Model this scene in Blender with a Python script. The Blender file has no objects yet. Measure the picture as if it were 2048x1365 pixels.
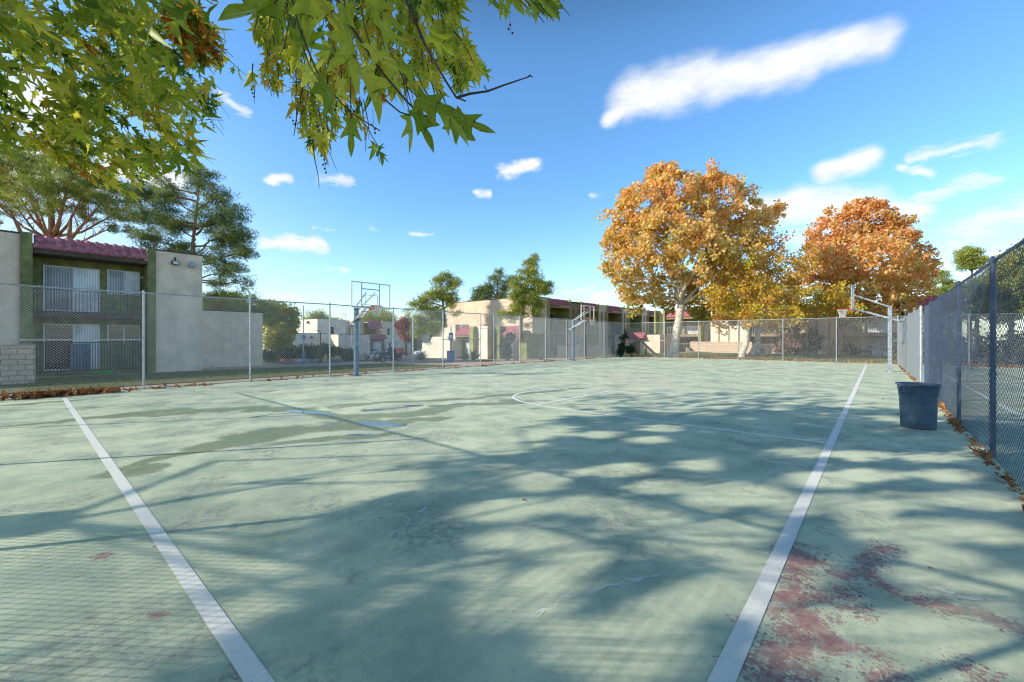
import bpy, math, random
import numpy as np
from mathutils import Vector, Matrix
random.seed(7); rng = np.random.default_rng(7)
sc = bpy.context.scene
COL = sc.collection
# ---------------------------------------------------------------- camera model
FPX, EYE, HOR = 846.0, 1.65, 678.0
YAW = math.radians(40.9)
FW = Vector((-math.sin(YAW), math.cos(YAW), 0)); RT = Vector((math.cos(YAW), math.sin(YAW), 0))
def P(px, d, z=0.0):
    v = FW*d + RT*((px-1024)/FPX*d); return Vector((v.x, v.y, z))
def Gp(px, py, z=0.0):
    return P(px, FPX*(EYE-z)/(py-HOR), z)
def Q(px, py, d):
    return P(px, d, EYE-(py-HOR)*d/FPX)
def proj(p):
    d = p[0]*FW.x+p[1]*FW.y; l = p[0]*RT.x+p[1]*RT.y
    if d < 0.05: return (None, None, d)
    return (1024+l/d*FPX, HOR-(p[2]-EYE)/d*FPX, d)
def terr(x, y):
    a = max(0.0, -20-x); b = max(0.0, y-8)*min(1, max(0, (-18.6-x)/10)); c = max(0, y-40)
    if b > 0: c = 0
    return -(0.018*a+0.012*b+0.010*c) - 0.03
SUN_EL = math.radians(25.6); SH = Vector((0.555, 0.832, 0))          # direction shadows fall
# ---------------------------------------------------------------- object helpers
def tag(o, label=None, cat=None, group=None, kind=None):
    if label: o['label'] = label
    if cat: o['category'] = cat
    if group: o['group'] = group
    if kind: o['kind'] = kind
    return o
def thing(name, label, cat, loc=(0,0,0), rz=0.0, group=None):
    o = bpy.data.objects.new(name, None); COL.objects.link(o); o.location = loc; o.rotation_euler = (0,0,rz)
    o.empty_display_size = 0.2
    return tag(o, label, cat, group)
def wloc(o):
    v = Vector((0,0,0))
    while o is not None: v = v+Vector(o.location); o = o.parent
    return v
def link(name, me, m, parent=None):
    o = bpy.data.objects.new(name, me); COL.objects.link(o)
    if m is not None: me.materials.append(m)
    if parent is not None: o.parent = parent
    return o
class MB:
    def __init__(s): s.v = []; s.f = []
    def add(s, vs, fs):
        n = len(s.v); s.v += [tuple(v) for v in vs]; s.f += [tuple(i+n for i in f) for f in fs]; return s
    def box(s, x0, x1, y0, y1, z0, z1):
        return s.add([(x0,y0,z0),(x1,y0,z0),(x1,y1,z0),(x0,y1,z0),(x0,y0,z1),(x1,y0,z1),(x1,y1,z1),(x0,y1,z1)],
            [(0,3,2,1),(4,5,6,7),(0,1,5,4),(1,2,6,5),(2,3,7,6),(3,0,4,7)])
    def bar(s, a, b, w, h, up=(0,0,1)):
        a = Vector(a); b = Vector(b); t = (b-a).normalized(); u = Vector(up)
        if abs(t.dot(u)) > .98: u = Vector((1,0,0))
        sd = t.cross(u).normalized()*w/2; uu = sd.cross(t).normalized()*h/2
        return s.add([a-sd-uu,a+sd-uu,a+sd+uu,a-sd+uu,b-sd-uu,b+sd-uu,b+sd+uu,b-sd+uu],
            [(0,3,2,1),(4,5,6,7),(0,1,5,4),(1,2,6,5),(2,3,7,6),(3,0,4,7)])
    def tube(s, pts, rs, n=8, cap=True):
        pts = [Vector(p) for p in pts]
        if not hasattr(rs, '__len__'): rs = [rs]*len(pts)
        base = len(s.v); prev = None
        for i, p in enumerate(pts):
            t = (pts[min(i+1, len(pts)-1)]-pts[max(i-1, 0)]).normalized()
            if prev is None:
                u = Vector((0,0,1)) if abs(t.z) < .9 else Vector((1,0,0)); a = t.cross(u).normalized()
            else:
                a = (prev-t*prev.dot(t)); a = a.normalized() if a.length > 1e-6 else t.orthogonal().normalized()
            prev = a; b = t.cross(a)
            for k in range(n):
                an = 2*math.pi*k/n; q = p+(a*math.cos(an)+b*math.sin(an))*rs[i]; s.v.append(tuple(q))
        for i in range(len(pts)-1):
            for k in range(n):
                k2 = (k+1) % n
                s.f.append((base+i*n+k, base+i*n+k2, base+(i+1)*n+k2, base+(i+1)*n+k))
        if cap:
            s.f.append(tuple(base+k for k in reversed(range(n)))); s.f.append(tuple(base+(len(pts)-1)*n+k for k in range(n)))
        return s
    def lathe(s, prof, c=(0,0,0), n=32, cap=False):
        base = len(s.v)
        for r, z in prof:
            for k in range(n):
                a = 2*math.pi*k/n; s.v.append((c[0]+r*math.cos(a), c[1]+r*math.sin(a), c[2]+z))
        for i in range(len(prof)-1):
            for k in range(n):
                k2 = (k+1) % n; s.f.append((base+i*n+k, base+i*n+k2, base+(i+1)*n+k2, base+(i+1)*n+k))
        if cap: s.f.append(tuple(base+(len(prof)-1)*n+k for k in range(n))); s.f.append(tuple(base+k for k in reversed(range(n))))
        return s
    def prism(s, poly, axis, a0, a1):
        """poly: list of 2D points; axis 'x','y','z' is the extrusion axis"""
        def mk(p, a):
            return {'x': (a, p[0], p[1]), 'y': (p[0], a, p[1]), 'z': (p[0], p[1], a)}[axis]
        n = len(poly); vs = [mk(p, a0) for p in poly]+[mk(p, a1) for p in poly]
        return s.add(vs, [tuple(range(n)), tuple(reversed(range(n, 2*n)))]+[(i, i+n, (i+1) % n+n, (i+1) % n) for i in range(n)])
    def build(s, name, m, parent=None, smooth=False, bevel=0, local=False):
        off = wloc(parent) if (parent is not None and not local) else Vector((0,0,0))
        me = bpy.data.meshes.new(name)
        me.from_pydata([(v[0]-off.x, v[1]-off.y, v[2]-off.z) for v in s.v], [], s.f)
        import bmesh
        bm = bmesh.new(); bm.from_mesh(me); bmesh.ops.recalc_face_normals(bm, faces=bm.faces); bm.to_mesh(me); bm.free()
        if smooth: me.polygons.foreach_set('use_smooth', [True]*len(me.polygons))
        o = link(name, me, m, parent)
        if bevel:
            md = o.modifiers.new('bevel', 'BEVEL'); md.width = bevel; md.segments = 2; md.limit_method = 'ANGLE'
        return o
def np_mesh(name, V, sizes, loops, m, parent=None, tint=None, rib=None, smooth=False):
    off = wloc(parent) if parent is not None else Vector((0,0,0))
    V = np.asarray(V, dtype=np.float32)-np.array([off.x, off.y, off.z], dtype=np.float32)
    me = bpy.data.meshes.new(name)
    me.vertices.add(len(V)); me.vertices.foreach_set('co', V.ravel())
    me.loops.add(len(loops)); me.loops.foreach_set('vertex_index', np.asarray(loops, dtype=np.int32))
    me.polygons.add(len(sizes)); st = np.concatenate([[0], np.cumsum(sizes)[:-1]]).astype(np.int32)
    me.polygons.foreach_set('loop_start', st)
    me.update(calc_edges=True); me.validate()
    if tint is not None:
        a = me.attributes.new('tint', 'FLOAT', 'POINT'); a.data.foreach_set('value', np.asarray(tint, dtype=np.float32))
    if rib is not None:
        a = me.attributes.new('rib', 'FLOAT', 'POINT'); a.data.foreach_set('value', np.asarray(rib, dtype=np.float32))
    if smooth: me.polygons.foreach_set('use_smooth', [True]*len(me.polygons))
    return link(name, me, m, parent)
def scatter(name, tv, tf, pos, T, N, size, m, parent=None, tint=None, warp=0.0, wid=None):
    """copies of a small leaf shape as one mesh: tv (n,3) template x across, y along, z out; T tip direction, N normal"""
    tv = np.asarray(tv, dtype=np.float64); K = len(pos); n = len(tv)
    pos = np.asarray(pos); T = np.asarray(T, dtype=float); T /= np.linalg.norm(T, axis=1)[:, None]+1e-9
    N = np.asarray(N, dtype=float); N -= T*(N*T).sum(1)[:, None]; N /= np.linalg.norm(N, axis=1)[:, None]+1e-9
    X = np.cross(T, N); size = np.asarray(size).reshape(-1, 1, 1)*np.ones((K, 1, 1))
    z = tv[None, :, 2]*np.ones((K, 1))
    if warp:
        w1 = rng.uniform(-.3, 1.2, (K, 1))*warp; w2 = rng.normal(0, .6, (K, 1))*warp
        z = z + w1*np.abs(tv[None, :, 0]) - w2*tv[None, :, 1]**2
    wx = tv[None, :, 0]*(1 if wid is None else np.asarray(wid).reshape(-1, 1))
    V = pos[:, None, :] + size*(wx[:, :, None]*X[:, None, :] + tv[None, :, 1, None]*T[:, None, :] + z[:, :, None]*N[:, None, :])
    V = V.reshape(-1, 3)
    lp = np.concatenate([np.array(f) for f in tf]); sz = np.array([len(f) for f in tf])
    loops = (lp[None, :]+(np.arange(K)*n)[:, None]).ravel(); sizes = np.tile(sz, K)
    tt = None if tint is None else np.repeat(np.asarray(tint), n)
    return np_mesh(name, V, sizes, loops, m, parent, tt, np.tile(np.abs(tv[:, 0]), K))
# leaf templates
_h = [(0,0),(.10,-.05),(.48,-.02),(.24,.17),(.62,.50),(.20,.38),(.19,.62),(0,1.0)]
LEAF_V = [(0,0,0),(0,.22,0),(0,.42,0),(0,1,0)]+[(x,y,.0) for x,y in _h[1:7]]+[(-x,y,.0) for x,y in _h[1:7]]
LEAF_F = [(0,4,5,6,1),(1,6,7,8,2),(2,8,9,3),(0,1,12,11,10),(1,2,14,13,12),(2,3,15,14)]
QUAD_V = [(0,0,0),(.42,.45,.08),(0,1,0),(-.42,.45,.08)]; QUAD_F = [(0,1,2),(0,2,3)]
STAR_V = [(0,0,0),(.5,.1,.05),(.22,.35,0),(.5,.75,.05),(0,1,0),(-.5,.75,.05),(-.22,.35,0),(-.5,.1,.05)]; STAR_F = [(0,1,2,6,7),(6,2,3,4,5)]
NEED_V = [(-.5,0,0),(.5,0,0),(0,1,0)]; NEED_F = [(0,1,2)]
def rdir(n):
    v = rng.normal(size=(n, 3)); return v/np.linalg.norm(v, axis=1)[:, None]
# ---------------------------------------------------------------- materials
class NT:
    def __init__(s, nt): s.t = nt
    def n(s, typ, **kw):
        nd = s.t.nodes.new(typ)
        for k, v in kw.items(): setattr(nd, k, v)
        return nd
    def l(s, a, b): s.t.links.new(a, b)
    def put(s, sock, v):
        if v is None: return
        if hasattr(v, 'node'): s.l(v, sock)
        else: sock.default_value = v
    def m(s, op, a, b=None, c=None, clamp=False):
        nd = s.n('ShaderNodeMath', operation=op); nd.use_clamp = clamp
        s.put(nd.inputs[0], a); s.put(nd.inputs[1], b); s.put(nd.inputs[2], c); return nd.outputs[0]
    def vm(s, op, a, b=None, c=None, sc=None):
        nd = s.n('ShaderNodeVectorMath', operation=op)
        s.put(nd.inputs[0], a); s.put(nd.inputs[1], b)
        if c is not None: s.put(nd.inputs[2], c)
        if sc is not None: s.put(nd.inputs['Scale'], sc)
        return nd.outputs['Value'] if op in ('LENGTH', 'DOT_PRODUCT', 'DISTANCE') else nd.outputs[0]
    def mix(s, f, a, b, bt='MIX'):
        nd = s.n('ShaderNodeMix', data_type='RGBA', blend_type=bt)
        s.put(nd.inputs[0], f); s.put(nd.inputs[6], a if not isinstance(a, tuple) else (*a[:3], 1)); s.put(nd.inputs[7], b if not isinstance(b, tuple) else (*b[:3], 1)); return nd.outputs[2]
    def noise(s, vec, scale, detail=4, rough=.55, dist=0.0, color=False):
        nd = s.n('ShaderNodeTexNoise'); s.put(nd.inputs['Vector'], vec); nd.inputs['Scale'].default_value = scale
        nd.inputs['Detail'].default_value = detail; nd.inputs['Roughness'].default_value = rough; nd.inputs['Distortion'].default_value = dist
        return nd.outputs['Color'] if color else nd.outputs[0]
    def ss(s, v, a, b, o0=0.0, o1=1.0):
        nd = s.n('ShaderNodeMapRange', interpolation_type='SMOOTHSTEP'); s.put(nd.inputs[0], v)
        nd.inputs[1].default_value = a; nd.inputs[2].default_value = b; nd.inputs[3].default_value = o0; nd.inputs[4].default_value = o1
        return nd.outputs[0]
    def ramp(s, v, stops):
        nd = s.n('ShaderNodeValToRGB'); s.put(nd.inputs[0], v); e = nd.color_ramp.elements
        while len(e) < len(stops): e.new(0.5)
        for i, (p, c) in enumerate(stops): e[i].position = p; e[i].color = (*c, 1)
        return nd.outputs[0]
    def capsule(s, vec, a, b, r):
        """returns 1 - dist/r to the segment a-b"""
        a = Vector(a); b = Vector(b); ab = b-a; L2 = max(ab.length_squared, 1e-9)
        pa = s.vm('SUBTRACT', vec, tuple(a)); t = s.m('DIVIDE', s.vm('DOT_PRODUCT', pa, tuple(ab)), L2, clamp=True)
        d = s.vm('LENGTH', s.vm('SUBTRACT', pa, s.vm('SCALE', tuple(ab), sc=t)))
        return s.m('SUBTRACT', 1.0, s.m('DIVIDE', d, r))
    def caps(s, vec, lst):
        o = None
        for a, b, r in lst:
            c = s.capsule(vec, a, b, r); o = c if o is None else s.m('MAXIMUM', o, c)
        return o
def newmat(name):
    m = bpy.data.materials.new(name); m.use_nodes = True; t = NT(m.node_tree)
    bs = m.node_tree.nodes['Principled BSDF']; return m, t, bs
def mat(name, c, rough=.8, var=.25, scale=3.0, bump=0.0, bscale=40.0, metal=0.0, c2=None, streak=0.0, spec=None):
    m, t, bs = newmat(name)
    tc = t.n('ShaderNodeTexCoord').outputs['Object']
    nz = t.noise(tc, scale, 6, .6)
    dark = tuple(x*(1-var) for x in c) if c2 is None else c2
    lite = tuple(min(1, x*(1+var*.6)) for x in c)
    col = t.mix(t.ss(nz, .35, .68), dark, lite)
    fine = t.noise(tc, scale*14, 3, .6); col = t.mix(t.m('MULTIPLY', t.ss(fine, .45, .7), .22), col, tuple(x*.6 for x in c))
    if streak:
        mp = t.n('ShaderNodeMapping'); t.l(tc, mp.inputs[0]); mp.inputs['Scale'].default_value = (2.2, 2.2, .12)
        st = t.noise(mp.outputs[0], 1.6, 5, .65); col = t.mix(t.m('MULTIPLY', t.ss(st, .5, .75), streak), col, tuple(x*.5 for x in c))
    t.l(col, bs.inputs['Base Color']); bs.inputs['Roughness'].default_value = rough; bs.inputs['Metallic'].default_value = metal
    if spec is not None: bs.inputs['Specular IOR Level'].default_value = spec
    if bump:
        b = t.n('ShaderNodeBump'); b.inputs['Strength'].default_value = bump; b.inputs['Distance'].default_value = .02
        t.l(t.noise(tc, bscale, 4, .6), b.inputs['Height']); t.l(b.outputs[0], bs.inputs['Normal'])
    return m
def leafmat(name, stops, trans=.45, rough=.5, rib=0.0, shade=.0):
    m, t, bs = newmat(name)
    at = t.n('ShaderNodeAttribute', attribute_name='tint').outputs['Fac']
    col = t.ramp(at, stops)
    if rib:
        rb = t.n('ShaderNodeAttribute', attribute_name='rib').outputs['Fac']
        tc = t.n('ShaderNodeTexCoord').outputs['Object']
        col = t.mix(t.m('MULTIPLY', t.ss(t.noise(tc, 60, 3), .5, .7), .35), col, (.16, .10, .02))
        col = t.mix(t.ss(rb, .0, .035, rib, 0.0), col, (.55, .6, .25))
    t.l(col, bs.inputs['Base Color']); bs.inputs['Roughness'].default_value = rough; bs.inputs['Specular IOR Level'].default_value = .3
    tr = t.n('ShaderNodeBsdfTranslucent'); t.l(t.mix(1.0, col, (1.0, 1.0, .55), 'MULTIPLY'), tr.inputs[0])
    mx = t.n('ShaderNodeMixShader'); mx.inputs[0].default_value = trans
    t.l(bs.outputs[0], mx.inputs[1]); t.l(tr.outputs[0], mx.inputs[2]); t.l(mx.outputs[0], m.node_tree.nodes['Material Output'].inputs[0])
    return m
M = {}
M['galv'] = mat('galvanised', (.50,.53,.56), .42, .3, 14, metal=.55, spec=.5)
M['wire'] = mat('wire', (.80,.82,.84), .5, .1, 5, metal=.1)
M['wire_shade'] = mat('wire_shaded', (.08,.12,.19), .5, .3, 5, metal=.3)  # tree shade over the near right fence, put into the wire colour
M['postd'] = mat('post_dark', (.06,.10,.16), .5, .3, 8, metal=.3)  # darkened navy for the same stretch of fence
M['stucco'] = mat('stucco_tan', (.88,.70,.52), .95, .14, 1.2, bump=.5, bscale=55, streak=.22)
M['stucco2'] = mat('stucco_sand', (.80,.62,.44), .95, .14, 1.0, bump=.4, bscale=40, streak=.18)
M['stuccol'] = mat('stucco_cream', (.88,.76,.60), .95, .12, .8, bump=.3, bscale=40, streak=.12)
M['green'] = mat('stucco_green', (.235,.25,.095), .95, .3, 2.5, bump=.5, bscale=45, streak=.35)
M['greenl'] = mat('stucco_olive', (.36,.37,.14), .95, .2, 2.5, bump=.3, streak=.2)
M['tile'] = mat('roof_tile', (.56,.20,.22), .7, .35, 5, bump=.2, streak=.25)
M['fascia'] = mat('fascia', (.10,.075,.05), .8, .3, 4, streak=.3)
M['white'] = mat('white_paint', (.72,.72,.70), .5, .08, 5)
M['blinds'] = mat('blinds', (.42,.44,.46), .6, .15, 9, streak=.5)
M['dark'] = mat('dark_void', (.018,.02,.022), .6, .3, 3)
M['iron'] = mat('iron', (.045,.055,.085), .5, .25, 8, metal=.2)
M['capd'] = mat('roof_cap', (.07,.06,.055), .7, .2, 4)
M['block'] = None
M['wood'] = mat('wood_trim', (.34,.24,.13), .85, .2, 3, streak=.5)
M['conc'] = mat('concrete', (.42,.39,.34), .9, .18, 2.0, bump=.2)
M['bark'] = mat('bark_pine', (.36,.20,.12), .95, .4, 7, bump=.9, bscale=14)
M['barkd'] = mat('bark_dark', (.09,.065,.045), .95, .4, 7, bump=.8, bscale=16)
M['poleb'] = mat('pole_paint', (.19,.26,.33), .45, .3, 6, metal=.25)
M['polel'] = mat('pole_galv', (.36,.40,.45), .45, .35, 9, metal=.3)
M['rim'] = mat('rim_red', (.60,.05,.025), .45, .15, 8)
M['net'] = mat('net_white', (.75,.75,.74), .8, .1, 30)
M['rubber'] = mat('rubber', (.02,.02,.02), .8, .2, 20)
M['car'] = mat('car_white', (.70,.71,.72), .25, .04, 2)
M['blk'] = mat('black_plastic', (.025,.028,.035), .5, .2, 10)
M['red'] = mat('red_plastic', (.55,.03,.025), .45, .15, 5)
M['yel'] = mat('yellow_paint', (.70,.40,.03), .5, .15, 5)
M['navy'] = mat('navy_cloth', (.02,.03,.07), .9, .3, 20)
M['jean'] = mat('jean_cloth', (.06,.09,.16), .9, .3, 20)
M['skin'] = mat('skin', (.36,.19,.12), .6, .1, 20)
M['signw'] = mat('sign_white', (.75,.78,.8), .5, .08, 10)
M['signb'] = mat('sign_blue', (.10,.20,.36), .5, .15, 10)
def glassmat(name, tint=(.97,.99,1.0), alpha=.12):
    m, t, bs = newmat(name); g = t.n('ShaderNodeBsdfGlossy'); g.inputs['Roughness'].default_value = .03; g.inputs[0].default_value = (1,1,1,1)
    tr = t.n('ShaderNodeBsdfTransparent'); tr.inputs[0].default_value = (*tint, 1)
    fr = t.n('ShaderNodeFresnel'); fr.inputs[0].default_value = 1.12
    mx = t.n('ShaderNodeMixShader'); t.l(t.m('ADD', fr.outputs[0], alpha*.1), mx.inputs[0]); t.l(tr.outputs[0], mx.inputs[1]); t.l(g.outputs[0], mx.inputs[2])
    t.l(mx.outputs[0], m.node_tree.nodes['Material Output'].inputs[0]); return m
M['acry'] = glassmat('clear_acrylic')
def panemat(name, c, rough=.08):
    m, t, bs = newmat(name); tc = t.n('ShaderNodeTexCoord').outputs['Object']
    t.l(t.mix(t.noise(tc, 1.5, 3), c, tuple(x*.45 for x in c)), bs.inputs['Base Color']); bs.inputs['Roughness'].default_value = rough
    bs.inputs['Specular IOR Level'].default_value = .8; return m
M['glassd'] = panemat('dark_glass', (.03,.035,.04)); M['glassc'] = panemat('car_glass', (.05,.07,.09))
# blinds behind glass: vertical slats from a wave texture
def blindmat(name, c, c2):
    m, t, bs = newmat(name); tc = t.n('ShaderNodeTexCoord').outputs['Object']
    sp = t.n('ShaderNodeSeparateXYZ'); t.l(tc, sp.inputs[0])
    w = t.m('SINE', t.m('MULTIPLY', t.m('ADD', sp.outputs[0], sp.outputs[1]), 62)); col = t.mix(t.ss(w, -.4, .9), c2, c)
    col = t.mix(t.ss(t.noise(tc, 1.1, 4), .42, .66, 0, .6), col, tuple(x*.5 for x in c2)); t.l(col, bs.inputs['Base Color']); bs.inputs['Roughness'].default_value = .15; return m
M['blindg'] = blindmat('blinds_grey', (.46,.48,.52), (.22,.24,.28)); M['blindw'] = blindmat('blinds_white', (.85,.87,.9), (.60,.64,.70))
m, t, bs = newmat('block_wall'); tc = t.n('ShaderNodeTexCoord').outputs['Object']
sp = t.n('ShaderNodeSeparateXYZ'); t.l(tc, sp.inputs[0]); cb = t.n('ShaderNodeCombineXYZ'); t.l(t.m('ADD', sp.outputs[0], sp.outputs[1]), cb.inputs[0]); t.l(sp.outputs[2], cb.inputs[1])
bk = t.n('ShaderNodeTexBrick'); t.l(cb.outputs[0], bk.inputs[0]); bk.inputs['Scale'].default_value = 1; bk.inputs['Brick Width'].default_value = .42; bk.inputs['Row Height'].default_value = .21; bk.inputs['Mortar Size'].default_value = .012
bk.inputs['Color1'].default_value = (.76,.58,.42,1); bk.inputs['Color2'].default_value = (.66,.50,.36,1); bk.inputs['Mortar'].default_value = (.2,.16,.12,1)
t.l(t.mix(t.ss(t.noise(tc, 12, 5), .4, .7, 0, .4), bk.outputs[0], (.25,.2,.15)), bs.inputs['Base Color']); bs.inputs['Roughness'].default_value = .95
M['block'] = m
# sycamore bark: pale with olive and grey plates
m, t, bs = newmat('bark_sycamore'); tc = t.n('ShaderNodeTexCoord').outputs['Object']
col = t.mix(t.ss(t.noise(tc, 3.5, 4, .6, 1.0), .5, .6), (.66,.58,.46), (.40,.36,.26)); col = t.mix(t.ss(t.noise(tc, 9, 3, .5, 1.0), .6, .68), col, (.20,.17,.12))
t.l(col, bs.inputs['Base Color']); bs.inputs['Roughness'].default_value = .85; M['barks'] = m
M['l_over'] = leafmat('leaf_overhead', [(0,(.07,.18,.03)),(.25,(.24,.36,.04)),(.50,(.52,.58,.07)),(.72,(.80,.70,.12)),(.88,(.65,.32,.04)),(1,(.60,.16,.03))], .55, .42, rib=.55)
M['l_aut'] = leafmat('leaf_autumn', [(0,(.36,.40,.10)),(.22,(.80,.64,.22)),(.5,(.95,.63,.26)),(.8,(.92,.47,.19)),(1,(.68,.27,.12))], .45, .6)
M['l_yel'] = leafmat('leaf_yellow', [(0,(.22,.30,.05)),(.4,(.68,.58,.07)),(.7,(.78,.45,.08)),(1,(.50,.25,.07))], .4, .6)
M['l_pine'] = leafmat('needle_pine', [(0,(.06,.11,.05)),(.4,(.16,.24,.08)),(.75,(.36,.38,.12)),(1,(.38,.32,.10))], .25, .6)
M['l_pineg'] = leafmat('needle_olive', [(0,(.13,.20,.05)),(.4,(.32,.38,.07)),(.75,(.56,.54,.12)),(1,(.68,.52,.14))], .3, .6)
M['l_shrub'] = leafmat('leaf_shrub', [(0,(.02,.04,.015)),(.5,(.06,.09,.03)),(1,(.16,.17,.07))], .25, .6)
M['l_pink'] = leafmat('leaf_pink', [(0,(.10,.08,.05)),(.5,(.32,.20,.14)),(1,(.55,.38,.28))], .3, .6)
M['l_red'] = leafmat('leaf_red', [(0,(.20,.05,.03)),(.5,(.45,.09,.05)),(1,(.45,.2,.08))], .35, .6)
M['l_dead'] = leafmat('leaf_fallen', [(0,(.16,.06,.03)),(.35,(.36,.15,.06)),(.7,(.48,.27,.12)),(1,(.42,.33,.22))], .2, .7)
M['l_agave'] = leafmat('leaf_agave', [(0,(.08,.13,.10)),(.5,(.13,.19,.15)),(1,(.26,.28,.16))], .1, .6)
M['l_grass'] = leafmat('blade_grass', [(0,(.05,.09,.02)),(.5,(.13,.17,.04)),(1,(.32,.28,.09))], .3, .7)
# ================================================================ CAMERA, WORLD, SUN
cd = bpy.data.cameras.new('camera'); cam = bpy.data.objects.new('camera', cd); COL.objects.link(cam); sc.camera = cam
cd.sensor_width = 36; cd.lens = FPX/2048*36; cd.shift_y = -4.5/2048; cd.clip_start = .05; cd.clip_end = 3000
cam.location = (0,0,EYE); cam.rotation_euler = (math.radians(90), 0, YAW)
sd = bpy.data.lights.new('sun', 'SUN'); sun = bpy.data.objects.new('sun', sd); COL.objects.link(sun)
sd.energy = 5.0; sd.angle = math.radians(.53); sd.color = (1.0, .92, .79)
sv = Vector((-SH.x*math.cos(SUN_EL), -SH.y*math.cos(SUN_EL), math.sin(SUN_EL)))
sun.rotation_euler = sv.to_track_quat('Z', 'Y').to_euler(); sun.location = (-20,-30,30)
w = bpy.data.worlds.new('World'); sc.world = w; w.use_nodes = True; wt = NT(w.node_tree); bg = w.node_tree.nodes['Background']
sky = wt.n('ShaderNodeTexSky'); sky.sky_type = 'NISHITA'; sky.sun_disc = False; sky.sun_elevation = SUN_EL; sky.sun_rotation = math.atan2(sv.x, sv.y)
sky.air_density = 1.0; sky.dust_density = .6; sky.ozone_density = 2.0
dirv = wt.n('ShaderNodeTexCoord').outputs['Generated']; dn = wt.vm('NORMALIZE', dirv)
def D(px, py):
    v = FW + RT*((px-1024)/FPX) + Vector((0,0,1))*((HOR-py)/FPX); return tuple(v.normalized())
def cl(lst):
    out = []
    for x0, y0, x1, y1, r in lst:
        k = 1+(((x0+x1)/2-1024)/FPX)**2+((HOR-(y0+y1)/2)/FPX)**2
        out.append((D(x0, y0), D(x1, y1), r/FPX/k**.62))
    return out
warp = wt.vm('SUBTRACT', wt.noise(dn, 9, 5, .6, color=True), (.5,.5,.5)); dw = wt.vm('ADD', dn, wt.vm('SCALE', warp, sc=.045))
warp2 = wt.vm('SUBTRACT', wt.noise(dn, 5, 3, .6, color=True), (.5,.5,.5)); dw2 = wt.vm('ADD', dn, wt.vm('SCALE', warp2, sc=.05))
big = wt.caps(dw2, cl([(1265,195,1420,165,62),(1420,165,1610,125,58),(1600,125,1775,75,52),(1225,240,1262,205,26),(1520,425,1620,415,56),(1600,402,1740,412,50),(1655,345,1735,315,34)]))
puff = wt.caps(dw, cl([(1740,415,1850,425,26),(1010,345,1065,325,22),(1800,338,1860,350,15),(545,362,580,362,14),(530,485,640,488,18),(955,385,975,388,10),
    (1190,600,1250,590,16),(30,190,120,250,95),(230,330,330,360,55),(0,330,150,330,80)]))
wisp = wt.caps(dw, cl([(1830,315,1990,285,22),(1850,400,1980,355,26),(1960,455,2060,420,50),(1980,540,2100,480,45),(1910,500,1990,470,22),(640,352,700,360,16),(440,190,490,230,16),(660,535,700,537,10),(735,460,785,461,7),(820,470,860,471,7),(625,460,665,461,6),(1130,580,1190,580,8),(1600,470,1800,450,40),(530,600,600,600,12),(700,700,900,700,10),(1180,395,1200,392,10)]))
nf = wt.noise(wt.vm('MULTIPLY', dn, (1,1,2.4)), 14, 8, .62); nf2 = wt.noise(wt.vm('MULTIPLY', dw, (1,1,3.5)), 22, 6, .6)
a1 = wt.ss(wt.m('ADD', big, wt.m('MULTIPLY', wt.m('SUBTRACT', nf, .5), .62)), -.02, .85)
a2 = wt.ss(wt.m('ADD', puff, wt.m('MULTIPLY', wt.m('SUBTRACT', nf, .5), 2.0)), -.05, .95)
a3 = wt.m('MULTIPLY', wt.ss(wt.m('ADD', wisp, wt.m('MULTIPLY', wt.m('SUBTRACT', nf2, .5), 2.8)), .0, 1.1), .7)
al = wt.m('MAXIMUM', wt.m('MAXIMUM', wt.m('MULTIPLY', a1, .93), a2), a3)
hs = wt.n('ShaderNodeHueSaturation'); hs.inputs['Saturation'].default_value = 1.0; hs.inputs['Value'].default_value = 1.0; wt.l(sky.outputs[0], hs.inputs['Color'])
sp = wt.n('ShaderNodeSeparateXYZ'); wt.l(dn, sp.inputs[0])
skyc = wt.mix(wt.ss(sp.outputs[2], .0, .36, 0, 1), wt.mix(1.0, hs.outputs[0], (1.60,1.80,1.86), 'MULTIPLY'), wt.mix(1.0, hs.outputs[0], (1.05,1.62,1.98), 'MULTIPLY'))
sunw = wt.ss(wt.vm('DOT_PRODUCT', dn, tuple(Vector((sv.x,sv.y,.25)).normalized())), .05, 1.0); skyc = wt.mix(wt.m('MULTIPLY', wt.m('MULTIPLY', sunw, wt.ss(sp.outputs[2], .50, .12)), .75), skyc, (5.2,5.3,5.4)); zen = wt.ss(sp.outputs[2], .52, .80, 1.0, .16)  # zen: sky dimmed overhead, out of view, to lower fill light on the court
ccol = wt.mix(wt.ss(nf, .3, .7), (6.2,6.4,6.7), (7.6,7.6,7.7))
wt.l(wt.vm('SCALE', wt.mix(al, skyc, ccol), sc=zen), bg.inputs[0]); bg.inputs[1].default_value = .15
sc.view_settings.view_transform = 'Standard'; sc.view_settings.look = 'None'; sc.view_settings.exposure = 0
sc.cycles.max_bounces = 6; sc.cycles.transparent_max_bounces = 24; sc.cycles.caustics_reflective = False; sc.cycles.caustics_refractive = False
sc.cycles.use_denoising = True; sc.cycles.use_adaptive_sampling = False; sc.cycles.filter_width = 1.15; sc.cycles.denoiser = 'OPENIMAGEDENOISE'; sc.cycles.denoising_input_passes = 'RGB_ALBEDO_NORMAL'; sc.cycles.denoising_prefilter = 'ACCURATE'
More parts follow.
